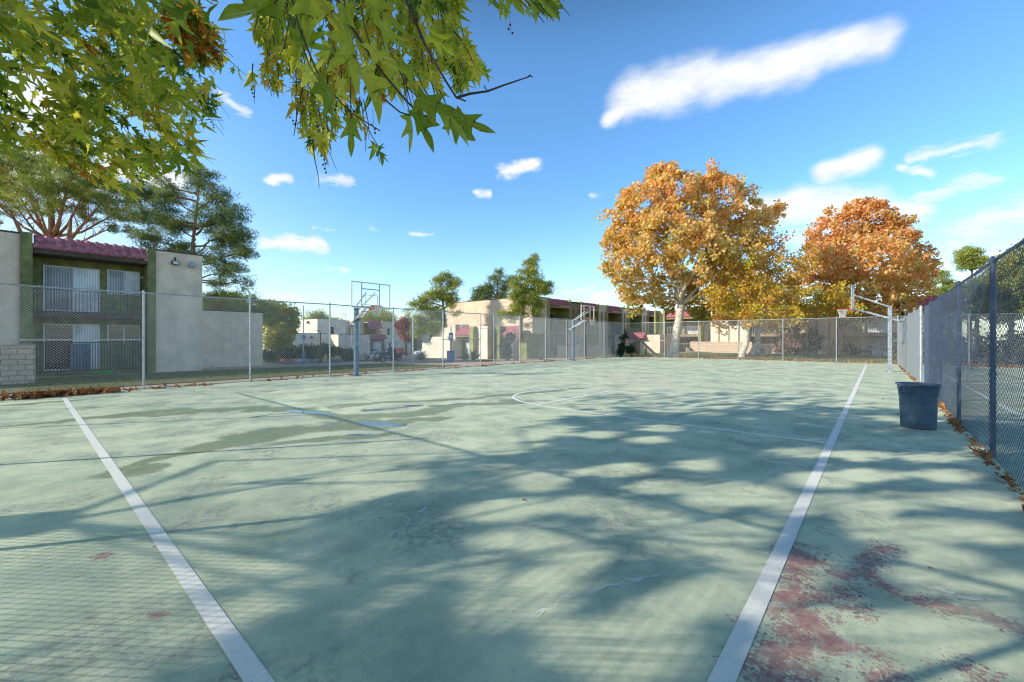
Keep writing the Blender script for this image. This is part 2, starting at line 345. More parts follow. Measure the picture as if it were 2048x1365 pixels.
# ================================================================ GROUND
def ground_mat():
    m, t, bs = newmat('dirt'); tc = t.n('ShaderNodeTexCoord').outputs['Object']
    n1 = t.noise(tc, .35, 6, .6); n2 = t.noise(tc, 9, 5, .65); n3 = t.noise(tc, 60, 3, .6)
    c = t.mix(t.ss(n1, .35, .65), (.60,.42,.27), (.48,.34,.22)); c = t.mix(t.ss(n2, .4, .7, 0, .5), c, (.66,.50,.35)); c = t.mix(t.ss(n3, .5, .72, 0, .55), c, (.20,.13,.08))
    t.l(c, bs.inputs['Base Color']); bs.inputs['Roughness'].default_value = .95
    b = t.n('ShaderNodeBump'); b.inputs['Strength'].default_value = .6; b.inputs['Distance'].default_value = .03; t.l(n2, b.inputs['Height']); t.l(b.outputs[0], bs.inputs['Normal']); return m
M['dirt'] = ground_mat()
M['grassg'] = mat('grass_ground', (.10,.13,.035), .95, .4, 1.2, c2=(.20,.17,.06), bump=.8, bscale=60)
M['asph'] = mat('asphalt', (.075,.075,.08), .9, .25, 1.5, bump=.3)
def sheet(name, m, xs, ys, dz, kind='structure'):
    V = [(x, y, terr(x, y)+dz) for y in ys for x in xs]; n = len(xs); F = [(j*n+i, j*n+i+1, (j+1)*n+i+1, (j+1)*n+i) for j in range(len(ys)-1) for i in range(n-1)]
    b = MB(); b.add(V, F); return tag(b.build(name, m, smooth=True), kind=kind)
def fr(a, b, s):
    n = max(1, int(round((b-a)/s))); return [a+(b-a)*i/n for i in range(n+1)]
xs = [-1500,-900,-500,-300,-200]+fr(-150,-20,3)+fr(-19,-18,1)+fr(-17,30,3)+[60,120,300,700,1500]
ys = [-600,-200,-60]+fr(-30,120,3)+[160,250,400,700,1500]
sheet('ground', M['dirt'], xs, ys, -.02)
sheet('grass_lawn_left', M['grassg'], fr(-29.5,-20.2,1.5), fr(-4,18.5,1.5), .012)
sheet('grass_lawn_far', M['grassg'], fr(-27,22,2.5), fr(37.2,63,2.0), .012)
sheet('footpath_left', M['conc'], fr(-31.8,-29.6,1.1), fr(12.5,30,2.5), .02)
sheet('parking_road', M['asph'], fr(-62,-36,2), fr(14,62,2), .016)
sheet('parking_road_far', M['asph'], fr(-120,-66,3), fr(20,90,3), .016)
# ---- court
def crackmat():
    m, t, bs = newmat('crack_filler'); tc = t.n('ShaderNodeTexCoord').outputs['Object']; bs.inputs['Base Color'].default_value = (.92,.93,.84,1); bs.inputs['Roughness'].default_value = .85
    tr = t.n('ShaderNodeBsdfTransparent'); mx = t.n('ShaderNodeMixShader'); t.l(t.ss(t.noise(tc, 5, 6, .75), .38, .60, .05, .75), mx.inputs[0])
    t.l(tr.outputs[0], mx.inputs[1]); t.l(bs.outputs[0], mx.inputs[2]); t.l(mx.outputs[0], m.node_tree.nodes['Material Output'].inputs[0]); return m
def ptn(px, py): v = Gp(px, py); return (v.x, v.y, 0)
def chain(pts, r):
    w_ = [ptn(*p) for p in pts]; return [(w_[i], w_[i+1], r) for i in range(len(w_)-1)]
wet = (chain([(160,838),(300,826),(400,822),(520,818)], .42)+chain([(520,822),(620,820),(690,830),(760,848)], .42)+chain([(700,815),(840,800),(930,797),(1010,788)], .30)
     + chain([(1010,790),(1090,786),(1170,778)], .32)+chain([(1020,800),(1060,808)], .3)+chain([(720,835),(850,822),(950,810),(1050,806)], .36)+chain([(420,885),(560,862),(700,850),(760,850)], .46)
     + chain([(560,884),(690,874),(760,866)], .26)+chain([(200,940),(330,905),(480,880)], .16)+chain([(0,850),(90,842)], .2)+chain([(0,812),(150,804)], .3)+chain([(760,845),(850,832),(890,834)], .3)+[(ptn(205,940),ptn(300,930),.3)])
pool = (chain([(600,823),(700,828)], .17)+chain([(735,845),(800,846)], .2)+chain([(870,813),(950,806)], .15)+chain([(700,870),(735,867)], .12)+chain([(760,822),(840,812)], .09)+chain([(900,800),(990,790)], .07)+chain([(520,835),(600,828)],.06))
redp = ([((-.42,3.9,0),(-.30,2.6,0),.20),((-.2,3.35,0),(.05,4.6,0),.14),((.0,3.7,0),(.55,3.75,0),.14),((-.42,2.9,0),(.0,2.75,0),.24),((-.40,2.4,0),(.15,2.0,0),.30),((-.25,2.5,0),(-.1,1.6,0),.34),((.35,3.0,0),(.75,2.75,0),.22),((.2,2.0,0),(.9,2.1,0),.2),((.5,1.9,0),(1.2,2.4,0),.14)]
     + [(ptn(200,1110),ptn(230,1120),0.05),(ptn(440,1200),ptn(400,1260),0.025),(ptn(280,1230),ptn(300,1240),0.035),(ptn(460,1350),ptn(400,1365),0.05),(ptn(300,1100),ptn(320,1110),0.025)])
crk = (chain([(1370,935),(1420,955),(1500,968),(1545,985)], .05)+chain([(1425,1035),(1560,1075),(1600,1090)], .05)+chain([(1610,1092),(1750,1140),(1910,1190),(2040,1215)], .05)
     + chain([(1470,905),(1600,925),(1720,948)], .04)+chain([(1040,1250),(1150,1190),(1320,1150)], .07)+chain([(760,1090),(860,1010)], .04)+chain([(1480,1100),(1540,1110)], .05)+chain([(1060,930),(1300,975)], .04)+chain([(560,1130),(620,1110)], .04))
def court_mat(main=True):
    m, t, bs = newmat('court_surface' if main else 'court_surface_neighbour'); tc = t.n('ShaderNodeTexCoord').outputs['Object']
    n1 = t.noise(tc, .22, 5, .6); n2 = t.noise(tc, 1.3, 7, .66); n3 = t.noise(tc, 14, 5, .7); n4 = t.noise(tc, 110, 3, .6)
    mp = t.n('ShaderNodeMapping'); t.l(tc, mp.inputs[0]); mp.inputs['Rotation'].default_value = (0,0,.6); mp.inputs['Scale'].default_value = (2.6,.35,1)
    n5 = t.noise(mp.outputs[0], 1.4, 6, .68)
    c = t.mix(t.ss(n1, .3, .7), (.69,.765,.52), (.79,.81,.555)); c = t.mix(t.ss(n2, .35, .7, 0, .55), c, (.165,.285,.225))
    c = t.mix(t.ss(n5, .46, .72, 0, .40), c, (.80,.80,.60)); c = t.mix(t.ss(n3, .52, .72, 0, .36), c, (.46,.57,.46)); c = t.mix(t.ss(n4, .58, .70, 0, .16), c, (.88,.88,.72)); c = t.mix(t.ss(n4, .40, .28, 0, .28), c, (.38,.46,.38)); n6 = t.noise(tc, 38, 5, .75); c = t.mix(t.m('MULTIPLY', t.ss(n6, .58, .68, 0, .45), t.ss(n2, .40, .62, .15, 1.0)), c, (.20,.27,.24)); c = t.mix(t.ss(t.noise(tc, 23, 2, .5), .76, .79), c, (.10,.10,.08))
    rough = .82
    if main:
        def attr(k): return t.n('ShaderNodeAttribute', attribute_name=k).outputs['Fac']
        wf = t.vm('SUBTRACT', t.noise(tc, 5, 5, .7, color=True), (.5,.5,.5)); p2 = t.vm('ADD', tc, t.vm('MULTIPLY', wf, (.35,.35,0)))
        # pale worn apron near the crossing of key and centre
        worn = attr('worn'); c = t.mix(t.ss(t.m('ADD', worn, t.m('MULTIPLY', n5, .6)), .1, 1.0, 0, .55), c, (.70,.66,.50))
        W = attr('wet'); ws = t.ss(t.m('ADD', W, t.m('MULTIPLY', t.m('SUBTRACT', n2, .5), 1.3)), -.02, .50); c = t.mix(t.m('MULTIPLY', ws, t.ss(n3, .2, .6, .45, .85)), c, (.21,.26,.12))
        edge = t.m('MULTIPLY', t.ss(W, -.28, -.02), t.ss(W, .14, .0)); c = t.mix(t.m('MULTIPLY', edge, .30), c, (.72,.70,.58))
        Pl = attr('pool'); pf = t.ss(Pl, .0, .3); c = t.mix(pf, c, (.09,.12,.12))
        fl = t.noise(p2, 3.2, 8, .78); R = attr('red'); rm = t.m('MULTIPLY', t.ss(t.m('ADD', t.m('MULTIPLY', R, .6), t.m('ADD', t.m('MULTIPLY', t.m('SUBTRACT', fl, .5), 3.6), t.m('MULTIPLY', t.m('SUBTRACT', n6, .5), 2.2))), .18, .42), t.ss(R, -.7, .0))
        c = t.mix(t.m('MULTIPLY', rm, t.ss(n3, .3, .6, .50, .92)), c, (.42,.19,.19)); c = t.mix(t.m('MULTIPLY', t.ss(R, -.3, .3), t.ss(t.noise(tc, 30, 6, .75), .56, .66)), c, (.05,.075,.07))
        scf = t.m('MULTIPLY', t.ss(t.noise(t.vm('MULTIPLY', tc, (1,3.2,1)), 7, 7, .8), .62, .72), t.ss(n2, .46, .66)); c = t.mix(t.m('MULTIPLY', scf, .7), c, (.13,.16,.13)); n7 = t.noise(tc, .75, 6, .7); c = t.mix(t.m('MULTIPLY', t.ss(n7, .50, .64), t.ss(n3, .40, .60, .25, .9)), c, (.33,.37,.30)); c = t.mix(t.m('MULTIPLY', t.ss(n7, .46, .34), t.ss(n5, .45, .62, 0, .45)), c, (.86,.83,.66))
        t.l(t.m('SUBTRACT', .86, t.m('ADD', t.m('MULTIPLY', ws, .30), t.m('MULTIPLY', pf, .52))), bs.inputs['Roughness'])
        bmul = t.m('SUBTRACT', 1.0, pf)
    else:
        bs.inputs['Roughness'].default_value = rough; bmul = 1.0
    # blue-green body colour
    t.l(c, bs.inputs['Base Color']); bs.inputs['Specular IOR Level'].default_value = .3
    b = t.n('ShaderNodeBump'); b.inputs['Distance'].default_value = .02; t.put(b.inputs['Strength'], t.m('MULTIPLY', bmul, .18) if main else .2)
    t.l(t.m('ADD', n4, t.m('MULTIPLY', n3, .6)), b.inputs['Height']); t.l(b.outputs[0], bs.inputs['Normal']); return m
M['court'] = court_mat(); M['court2'] = court_mat(False)

def vnoise(X, Y, sc_, seed, octv=4):
    """smooth value noise, zero mean, about +-1"""
    r_ = np.random.default_rng(seed); G_ = r_.uniform(-1, 1, (256,256)); out = 0; amp = 1; tot = 0
    for o_ in range(octv):
        x = X*sc_*2**o_+17.3*o_; y = Y*sc_*2**o_+5.1*o_; xi = np.floor(x).astype(int); yi = np.floor(y).astype(int); fx = x-xi; fy = y-yi; fx = fx*fx*(3-2*fx); fy = fy*fy*(3-2*fy)
        g = lambda a, b_: G_[a % 256, b_ % 256]
        out = out+amp*((g(xi,yi)*(1-fx)+g(xi+1,yi)*fx)*(1-fy)+(g(xi,yi+1)*(1-fx)+g(xi+1,yi+1)*fx)*fy); tot += amp; amp *= .55
    return out/tot
def field(X, Y, lst):
    o = np.full(X.shape, -9.0)
    for a, b_, r in lst:
        abx, aby = b_[0]-a[0], b_[1]-a[1]; L2 = max(abx*abx+aby*aby, 1e-9); t_ = np.clip(((X-a[0])*abx+(Y-a[1])*aby)/L2, 0, 1)
        o = np.maximum(o, 1-np.hypot(X-a[0]-abx*t_, Y-a[1]-aby*t_)/r)
    return o
gx = np.linspace(-18.25, 1.2, 520); gy = np.concatenate([np.arange(-1.2, 14, .04), np.arange(14, 36.9, .12), [36.95]])
GX, GY = np.meshgrid(gx, gy); nx, ny = len(gx), len(gy)
wx_, wy_ = vnoise(GX, GY, .55, 1), vnoise(GX, GY, .55, 2); fx_, fy_ = vnoise(GX, GY, 3.0, 3), vnoise(GX, GY, 3.0, 4)
idx = np.arange(nx*ny).reshape(ny, nx); quads = np.stack([idx[:-1,:-1], idx[:-1,1:], idx[1:,1:], idx[1:,:-1]], -1).reshape(-1, 4)
CV = np.stack([GX.ravel(), GY.ravel(), np.zeros(nx*ny)], 1)
bx_ = np.array([(-18.25,-1.2,0),(1.2,-1.2,0),(1.2,36.95,0),(-18.25,36.95,0),(-18.25,-1.2,-.12),(1.2,-1.2,-.12),(1.2,36.95,-.12),(-18.25,36.95,-.12)])
n0_ = len(CV); CV = np.concatenate([CV, bx_]); sq = np.array([(4,5,1,0),(5,6,2,1),(6,7,3,2),(7,4,0,3)])+n0_; quads = np.concatenate([quads, sq])
co_ = np_mesh('court_surface', CV, np.full(len(quads), 4), quads.ravel(), M['court']); tag(co_, kind='structure')
for nm_, f_ in (('wet', field(GX+wx_*.75, GY+wy_*.55, wet)), ('pool', field(GX+wx_*.75+fx_*.12, GY+wy_*.55+fy_*.12, pool)), ('red', field(GX+fx_*.16, GY+fy_*.16, redp)), ('worn', field(GX+wx_, GY+wy_, [((-6.3,15.5),(-8.5,17.5),2.2),((-10,13.5),(-13,12),1.2)]))):
    a_ = co_.data.attributes.new(nm_, 'FLOAT', 'POINT'); a_.data.foreach_set('value', np.concatenate([f_.ravel(), np.full(8, -9.0)]).astype(np.float32))

b = MB()
for a_, c_, r_ in crk:
    a_ = Vector(a_); c_ = Vector(c_); n_ = max(2, int((c_-a_).length/.06)); s_ = Vector((-(c_-a_).y,(c_-a_).x,0)).normalized(); pv = None
    for i in range(n_+1):
        p_ = a_.lerp(c_, i/n_)+s_*random.gauss(0,.012); w_ = r_*.28*random.uniform(.3,1.4); cur = (p_-s_*w_+Vector((0,0,.003)), p_+s_*w_+Vector((0,0,.003)))
        if pv: b.add([pv[0],pv[1],cur[1],cur[0]],[(0,3,2,1)])
        pv = cur
tag(b.build('court_crack_marks', crackmat()), kind='structure')
b = MB(); b.box(1.2,19.5,-1.2,36.95,-.12,-.004); tag(b.build('neighbour_court_surface', M['court2']), kind='structure')
def linemat():
    m, t, bs = newmat('line_paint'); tc = t.n('ShaderNodeTexCoord').outputs['Object']
    c = t.mix(t.ss(t.noise(tc, 18, 6, .7), .45, .72, 0, .35), (.97,.94,.85), (.80,.79,.68)); c = t.mix(t.ss(t.noise(tc, 90, 3, .6), .60, .7, 0, .55), c, (.42,.47,.40))
    t.l(c, bs.inputs['Base Color']); bs.inputs['Roughness'].default_value = .8; return m
M['line'] = linemat()
def linemat2():
    m, t, bs = newmat('line_paint_worn'); tc = t.n('ShaderNodeTexCoord').outputs['Object']
    bs.inputs['Base Color'].default_value = (.92,.92,.84,1); bs.inputs['Roughness'].default_value = .8
    tr = t.n('ShaderNodeBsdfTransparent'); mx = t.n('ShaderNodeMixShader'); t.l(t.ss(t.noise(tc, 3.5, 7, .8), .40, .56, .30, .95), mx.inputs[0])
    t.l(tr.outputs[0], mx.inputs[1]); t.l(bs.outputs[0], mx.inputs[2]); t.l(mx.outputs[0], m.node_tree.nodes['Material Output'].inputs[0]); return m
M['line2'] = linemat2()
b = MB()
def strip(b, a, c, w, z=.004):
    a = Vector((a[0],a[1],0)); c = Vector((c[0],c[1],0)); d = (c-a).normalized(); s = Vector((-d.y,d.x,0))*w/2; L = (c-a).length; n = max(1, int(L/1.0))
    for i in range(n):
        p = a+(c-a)*i/n; q = a+(c-a)*(i+1)/n; b.add([(p-s)+Vector((0,0,z)),(p+s)+Vector((0,0,z)),(q+s)+Vector((0,0,z)),(q-s)+Vector((0,0,z))],[(0,3,2,1)])
strip(b, (-.57,-1.15), (-.57,35.2), .105); o = b.build('court_sideline_marking', M['line']); tag(o, kind='structure')
b = MB(); strip(b, (-16.95,.74), (-.63,.74), .10); tag(b.build('court_baseline_marking', M['line']), kind='structure')
b = MB(); W_ = .10
def arc(b, cx, cy, r, a0, a1, w=.09, z=.006):
    n = 28
    for i in range(n):
        t0 = a0+(a1-a0)*i/n; t1 = a0+(a1-a0)*(i+1)/n
        b.add([(cx+(r-w/2)*math.cos(t0),cy+(r-w/2)*math.sin(t0),z),(cx+(r+w/2)*math.cos(t0),cy+(r+w/2)*math.sin(t0),z),(cx+(r+w/2)*math.cos(t1),cy+(r+w/2)*math.sin(t1),z),(cx+(r-w/2)*math.cos(t1),cy+(r-w/2)*math.sin(t1),z)],[(0,1,2,3)])
for (y0, y1) in ((8.3,12.2),(26.3,30.2)):
    strip(b, (-6.37,y0), (-.63,y0), W_); strip(b, (-6.37,y1), (-.63,y1), W_); strip(b, (-6.40,y0+.03), (-6.40,y1-.03), W_, .007); arc(b, -6.4, (y0+y1)/2, 1.83, math.pi/2+.02, math.pi*1.5-.02)
o = b.build('key_markings_right', M['line']); tag(o, kind='structure')
b = MB()
for (y0, y1) in ((8.0,11.9),(25.0,28.9)):
    strip(b, (-17.5,y0), (-11.7,y0), W_); strip(b, (-17.5,y1), (-11.7,y1), W_); strip(b, (-11.7,y0+.03), (-11.7,y1-.03), W_, .007); arc(b, -11.7, (y0+y1)/2, 1.83, -math.pi/2+.02, math.pi/2-.02)
strip(b, (-17.2,19.2), (-.63,19.2), W_); strip(b, (-17.2,35.1), (-.63,35.1), .06); strip(b, (-16.95,.8), (-16.95,35.0), .05)
tag(b.build('key_markings_left', M['line2']), kind='structure')
b = MB(); strip(b, (2.3,-1), (2.3,35), .11, .002); strip(b, (3.67,-1), (3.67,35), .06, .002); strip(b, (3.7,12.6), (11.7,12.6), .06, .003); strip(b, (2.36,.74), (14,.74), .1, .002); strip(b,(2.36,24.2),(14,24.2),.08,.003)
tag(b.build('neighbour_court_markings', M['line']), kind='structure')
# concrete mow strip under the left and far fences
b = MB(); b.box(-18.75,-18.26,-1.2,37.1,-.12,.03); tag(b.build('kerb_strip_left', M['conc']), kind='structure')
b = MB(); b.box(-18.25,20,36.96,37.25,-.12,.02); tag(b.build('kerb_strip_far', M['conc']), kind='structure')
# ================================================================ CHAIN-LINK FENCES
def mesh_panel(W, H, r, p=.0375):
    """woven wire: each wire zigzags upward, hooked with its neighbours"""
    nw = int(round(W/p)); ns = int(round(H/p)); V = []; F = []
    ang = [math.pi/2, math.pi/2+2*math.pi/3, math.pi/2+4*math.pi/3]
    for i in range(nw):
        base = len(V)
        for j in range(ns+1):
            hook = (j+i) % 2; x = (i+hook)*W/nw; z = H*j/ns; y = r*(1 if hook else -1)*.9
            for a in ang: V.append((x+r*math.cos(a)*.9, y+r*math.sin(a), z))
        for j in range(ns):
            for k in range(3):
                k2 = (k+1) % 3; F.append((base+j*3+k, base+j*3+k2, base+(j+1)*3+k2, base+(j+1)*3+k))
    me = bpy.data.meshes.new('chain_link'); A = np.array(F, dtype=np.int32)
    me.vertices.add(len(V)); me.vertices.foreach_set('co', np.array(V, dtype=np.float32).ravel()); me.loops.add(A.size); me.loops.foreach_set('vertex_index', A.ravel())
    me.polygons.add(len(F)); me.polygons.foreach_set('loop_start', np.arange(0, A.size, 4, dtype=np.int32)); me.update(calc_edges=True); me.validate(); return me
panel = {}
def fence(name, label, pts, H, key, wirer, mw, mp, side=1, skip=(), midrails=(), pr=.032, taller=None, group=None, sleeve=False):
    """pts: post positions in plan along the run"""
    a = Vector((*pts[0],0)); root = thing(name, label, 'fence', tuple(a), group=group)
    k = (key, round(H, 2))
    if k not in panel: panel[k] = mesh_panel(3.05, H-.06, wirer); panel[k].materials.append(mw)
    for i, p in enumerate(pts):
        b = MB(); hh = H+.02; b.tube([(p[0],p[1],-.02),(p[0],p[1],hh)], pr if i not in (taller or ()) else pr*1.35, 10)
        b.lathe([(pr*1.25,hh-.04),(pr*1.25,hh+.01),(pr*.6,hh+.05),(.002,hh+.06)], (p[0],p[1],0), 10)
        for zz in np.linspace(.35, H-.4, 6): b.lathe([(pr*1.02,zz-.012),(pr*1.35,zz-.012),(pr*1.35,zz+.012),(pr*1.02,zz+.012)], (p[0],p[1],0), 10)
        b.build('post', mp, root, smooth=False)
    for i in range(len(pts)-1):
        p = Vector((*pts[i],0)); q = Vector((*pts[i+1],0)); L = (q-p).length; u = (q-p)/L; s = Vector((-u.y,u.x,0))*side
        b = MB(); zt = H-.0
        b.tube([p+Vector((0,0,zt)),p.lerp(q,.5)+Vector((0,0,zt-.008)),q+Vector((0,0,zt))], .022, 8)
        b.build('top_rail', mp, root)
        if i in midrails: b = MB(); b.tube([p+Vector((0,0,midrails[i])),q+Vector((0,0,midrails[i]))], .02, 8); b.build('middle_rail', mp, root)
        if i in skip: continue
        o = bpy.data.objects.new('chain_link', panel[k]); COL.objects.link(o); o.parent = root
        st = p+s*(pr+.008)-a; o.location = (st.x, st.y, .03); o.rotation_euler = (0,0,math.atan2(u.y, u.x)); o.scale = (L/3.05,1,1)
    return root
yl = [-.55,2.56,5.65,8.75,11.95,15.1,18.02,19.18,21.7,24.6,27.3,29.9,33.2,36.9]
lf = fence('chain_link_fence', 'tall chain link fence along the left side of the green court, with a gap', [(-18.1,y) for y in yl], 3.15, 'a', .0033, M['wire'], M['galv'], side=-1, skip=(6,), midrails={0:1.62,5:1.62,6:2.25,12:1.5})
xf = [-18.1,-14.2,-11.35,-8.35,-5.35,-2.2,.95]
ff = fence('chain_link_fence', 'chain link fence across the far end of the court, in front of the autumn trees', [(x,36.9) for x in xf], 3.1, 'd', .0021, M['wire'], M['galv'], side=1, midrails={0:1.5})
ff2 = fence('chain_link_fence', 'far fence of the neighbouring court, seen through the mesh on the right', [(.95,37.0),(4.1,37.0),(7.2,37.0),(10.3,37.0),(13.4,37.0),(16.5,37.0),(19.5,37.0)], 3.1, 'a', .0030, M['wire'], M['galv'], side=1)
rf1 = fence('chain_link_fence', 'pale far stretch of the right side fence, ending in a thick post', [(1.18,21.55),(1.15,24.6),(1.1,27.7),(1.06,30.8),(1.0,33.9),(.95,36.8)], 2.80, 'b', .0028, M['galv'], M['galv'], side=1, taller=(0,))
rf2 = fence('chain_link_fence', 'dark near stretch of chain link fence rising at the right edge beside the trash can', [(1.24,20.4),(1.23,18.4),(1.22,15.6),(1.22,12.3),(1.22,8.95),(1.22,5.6),(1.22,2.3),(1.22,-.7)], 2.74, 'c', .0026, M['wire_shade'], M['postd'], side=-1)
nf_ = fence('chain_link_fence', 'chain link fence behind the near baseline whose rail and posts throw shadows on the court', [(-18.1,-.95),(-15.6,-.95),(-12.65,-.95),(-9.2,-.95),(-5.75,-.95),(-2.4,-.95),(1.22,-.95)], 3.0, 'a', .0036, M['wire'], M['galv'], side=1)
ef = fence('chain_link_fence', 'fence on the far side of the neighbouring court', [(19.5,y) for y in (12,15.1,18.2,21.3,24.4,27.5,30.6,33.7,37.0)], 3.1, 'a', .0030, M['wire'], M['galv'], side=1)
# ================================================================ BASKETBALL HOOPS (board faces local +X)
def hoop(label, loc, rz, H, over, bh, pm, dark, ph, armm):
    root = thing('basketball_hoop', label, 'basketball hoop', loc, 0, 'basketball hoops on the court')
    bt = H+bh-.08; bb = H-.08; w = .915; R = []
    b = MB(); b.box(-.08,.08,-.08,.08,.012,ph); b.build('pole', pm, root, bevel=.008, local=True)
    b = MB(); b.box(-.19,.19,-.19,.19,0.002,.02)
    for sx in (-.14,.14):
        for sy in (-.14,.14): b.lathe([(.018,.02),(.018,.05),(.001,.052)], (sx,sy,0), 8)
    b.build('base_plate', pm, root, local=True)
    xb = over
    b = MB(); f = .045
    b.box(xb,xb+.05,-w,w,bb,bb+f); b.box(xb,xb+.05,-w,w,bt-f,bt); b.box(xb,xb+.05,-w,-w+f,bb+f,bt-f); b.box(xb,xb+.05,w-f,w,bb+f,bt-f)
    fr_ = b.build('backboard', M['white'] if not dark else M['polel'], root, bevel=.004, local=True)
    b = MB(); b.box(xb+.018,xb+.030,-w+f,w-f,bb+f,bt-f); b.build('glass', M['acry'], fr_, local=True)
    b = MB(); s = .305; z0 = H+.05; z1 = z0+.45; q = .032
    b.box(xb+.032,xb+.035,-s,s,z0,z0+q); b.box(xb+.032,xb+.035,-s,s,z1-q,z1); b.box(xb+.032,xb+.035,-s,-s+q,z0+q,z1-q); b.box(xb+.032,xb+.035,s-q,s,z0+q,z1-q)
    b.build('target_square', M['white'], fr_, local=True)
    b = MB()
    for sy in (-.42,.42): b.box(xb-.045,xb-.003,sy-.02,sy+.02,bb,bt)
    b.box(xb-.05,xb-.004,-.40,.40,H-.04,H+.0); b.box(xb-.05,xb-.004,-.40,.40,bt-.30,bt-.26); b.build('board_brace', armm, root, local=True)
    b = MB()                                             # lower pair of arms runs through behind the pole
    for sy in (-.105,.105): b.bar((-.42,sy,ph-.78),(xb-.35,sy,H-.12),.05,.09); b.bar((xb-.36,sy,H-.12),(xb-.05,sy*1.6,H-.02),.05,.08)
    b.bar((xb-.42,-.13,H-.19),(xb-.42,.13,H-.19),.1,.03); b.bar((-.40,-.13,ph-.775),(-.40,.13,ph-.775),.06,.06); b.tube([(-.0,-.15,ph-.58),(.0,.15,ph-.58)], .02, 8)
    b.build('lower_arm', armm, root, local=True)
    b = MB()
    for sy in (-.105,.105): b.bar((-.02,sy,ph-.07),(xb-.04,sy*2.0,bt-.42),.035,.055)
    b.tube([(0,-.13,ph-.07),(0,.13,ph-.07)], .018, 8); b.build('upper_arm', armm, root, local=True)
    b = MB(); b.tube([(-.38,0,ph-.8),(-.38,0,ph-1.75)], .022, 8); b.tube([(-.38,0,ph-1.73),(-.08,0,ph-1.73)], .018, 8); b.build('height_adjuster', armm, root, local=True)
    b = MB(); rr = .229; cx = xb+.05+.15+rr; n = 32
    pts = [(cx+rr*math.cos(2*math.pi*k/n), rr*math.sin(2*math.pi*k/n), H) for k in range(n)]
    for k in range(n): b.tube([pts[k], pts[(k+1) % n]], .013, 6)
    b.bar((xb+.05,-.09,H-.005),(cx-rr*.96,-.05,H-.005),.02,.03); b.bar((xb+.05,.09,H-.005),(cx-rr*.96,.05,H-.005),.02,.03); b.box(xb+.052,xb+.19,-.09,.09,H-.01,H+.0); b.box(xb+.052,xb+.062,-.10,.10,H-.15,H-.012)
    b.prism([(xb+.06,H-.14),(xb+.19,H-.012),(xb+.06,H-.012)], 'y', -.08,.08)
    rim = b.build('rim', M['rim'], root, local=True)
    b = MB(); n = 12; lev = [(rr,0),(rr*.86,-.11),(rr*.68,-.22),(rr*.58,-.33),(rr*.60,-.42)]
    for j in range(4):
        for k in range(n):
            def pp(jj, kk): a = 2*math.pi*(kk+.5*(jj % 2))/n; return (cx+lev[jj][0]*math.cos(a), lev[jj][0]*math.sin(a), H+lev[jj][1])
            sft = 0 if j % 2 == 0 else 1
            b.tube([pp(j,k), pp(j+1,k)], .0055, 5); b.tube([pp(j,k+sft), pp(j+1,k+sft-1+0)], .0055, 5) if j % 2 == 0 else b.tube([pp(j,k), pp(j+1,k+1)], .0055, 5)
    b.build('net', M['net'], rim, local=True)
    root.rotation_euler = (0,0,rz); return root
hoop('basketball hoop on a dark blue pole before the left fence, nearest to the left building', (-17.62,9.72,0), 0, 3.02, 1.22, 1.10, M['poleb'], False, 3.02, M['polel'])
hoop('far basketball hoop on a grey pole in front of the two-storey tiled building', (-17.25,26.9,0), 0, 3.05, 1.22, 1.10, M['poleb'], False, 3.05, M['polel'])
hoop('basketball hoop seen side-on on the right, leaning arms over the white sideline', (.43,28.1,0), math.pi, 3.20, 1.42, 1.22, M['polel'], True, 3.28, M['polel'])
# ================================================================ TRASH CAN
can = thing('trash_can', 'round blue-grey plastic trash can standing on the court by the right fence', 'trash can', (.557,10.87,0))
b = MB(); pr_ = [(.001,.004),(.235,.004),(.248,.03),(.256,.30),(.266,.58),(.268,.60),(.276,.61),(.278,.70),(.286,.71),(.290,.785),(.312,.79),(.318,.80),(.318,.815),(.308,.822),(.280,.818),(.272,.70),(.262,.58),(.240,.05),(.001,.045)]
b.lathe(pr_, (0,0,0), 56)
def canmat():
    m, t, bs = newmat('can_plastic'); tc = t.n('ShaderNodeTexCoord').outputs['Object']
    c = t.mix(t.ss(t.noise(tc, 5, 5, .7), .35, .7), (.045,.085,.135), (.075,.125,.185)); c = t.mix(t.ss(t.noise(t.vm('MULTIPLY', tc, (1,1,6)), 12, 6, .75), .56, .72, 0, .4), c, (.24,.28,.32))
    sp = t.n('ShaderNodeSeparateXYZ'); t.l(tc, sp.inputs[0]); c = t.mix(t.ss(sp.outputs[2], .09, .0, 0, .5), c, (.20,.17,.13))
    t.l(c, bs.inputs['Base Color']); bs.inputs['Roughness'].default_value = .55
    bb = t.n('ShaderNodeBump'); bb.inputs['Strength'].default_value = .25; bb.inputs['Distance'].default_value = .01; t.l(t.noise(tc, 20, 4), bb.inputs['Height']); t.l(bb.outputs[0], bs.inputs['Normal']); return m
M['can'] = canmat()
b.build('body', M['can'], can, smooth=True, local=True)
for a in (math.radians(232), math.radians(52)):
    b = MB(); ca, sa = math.cos(a), math.sin(a)
    def hp(u, rr_, z): return (ca*rr_-sa*u, sa*rr_+ca*u, z)
    for (u0,u1,z0,z1) in ((-.10,.10,.665,.69),(-.10,-.082,.69,.765),(.082,.10,.69,.765),(-.10,.10,.765,.788)):
        b.add([hp(u0,.262,z0),hp(u1,.262,z0),hp(u1,.318,z0),hp(u0,.318,z0),hp(u0,.262,z1),hp(u1,.262,z1),hp(u1,.318,z1),hp(u0,.318,z1)],[(0,3,2,1),(4,5,6,7),(0,1,5,4),(1,2,6,5),(2,3,7,6),(3,0,4,7)])
    b.build('handle', M['can'], can, local=True, bevel=.004)
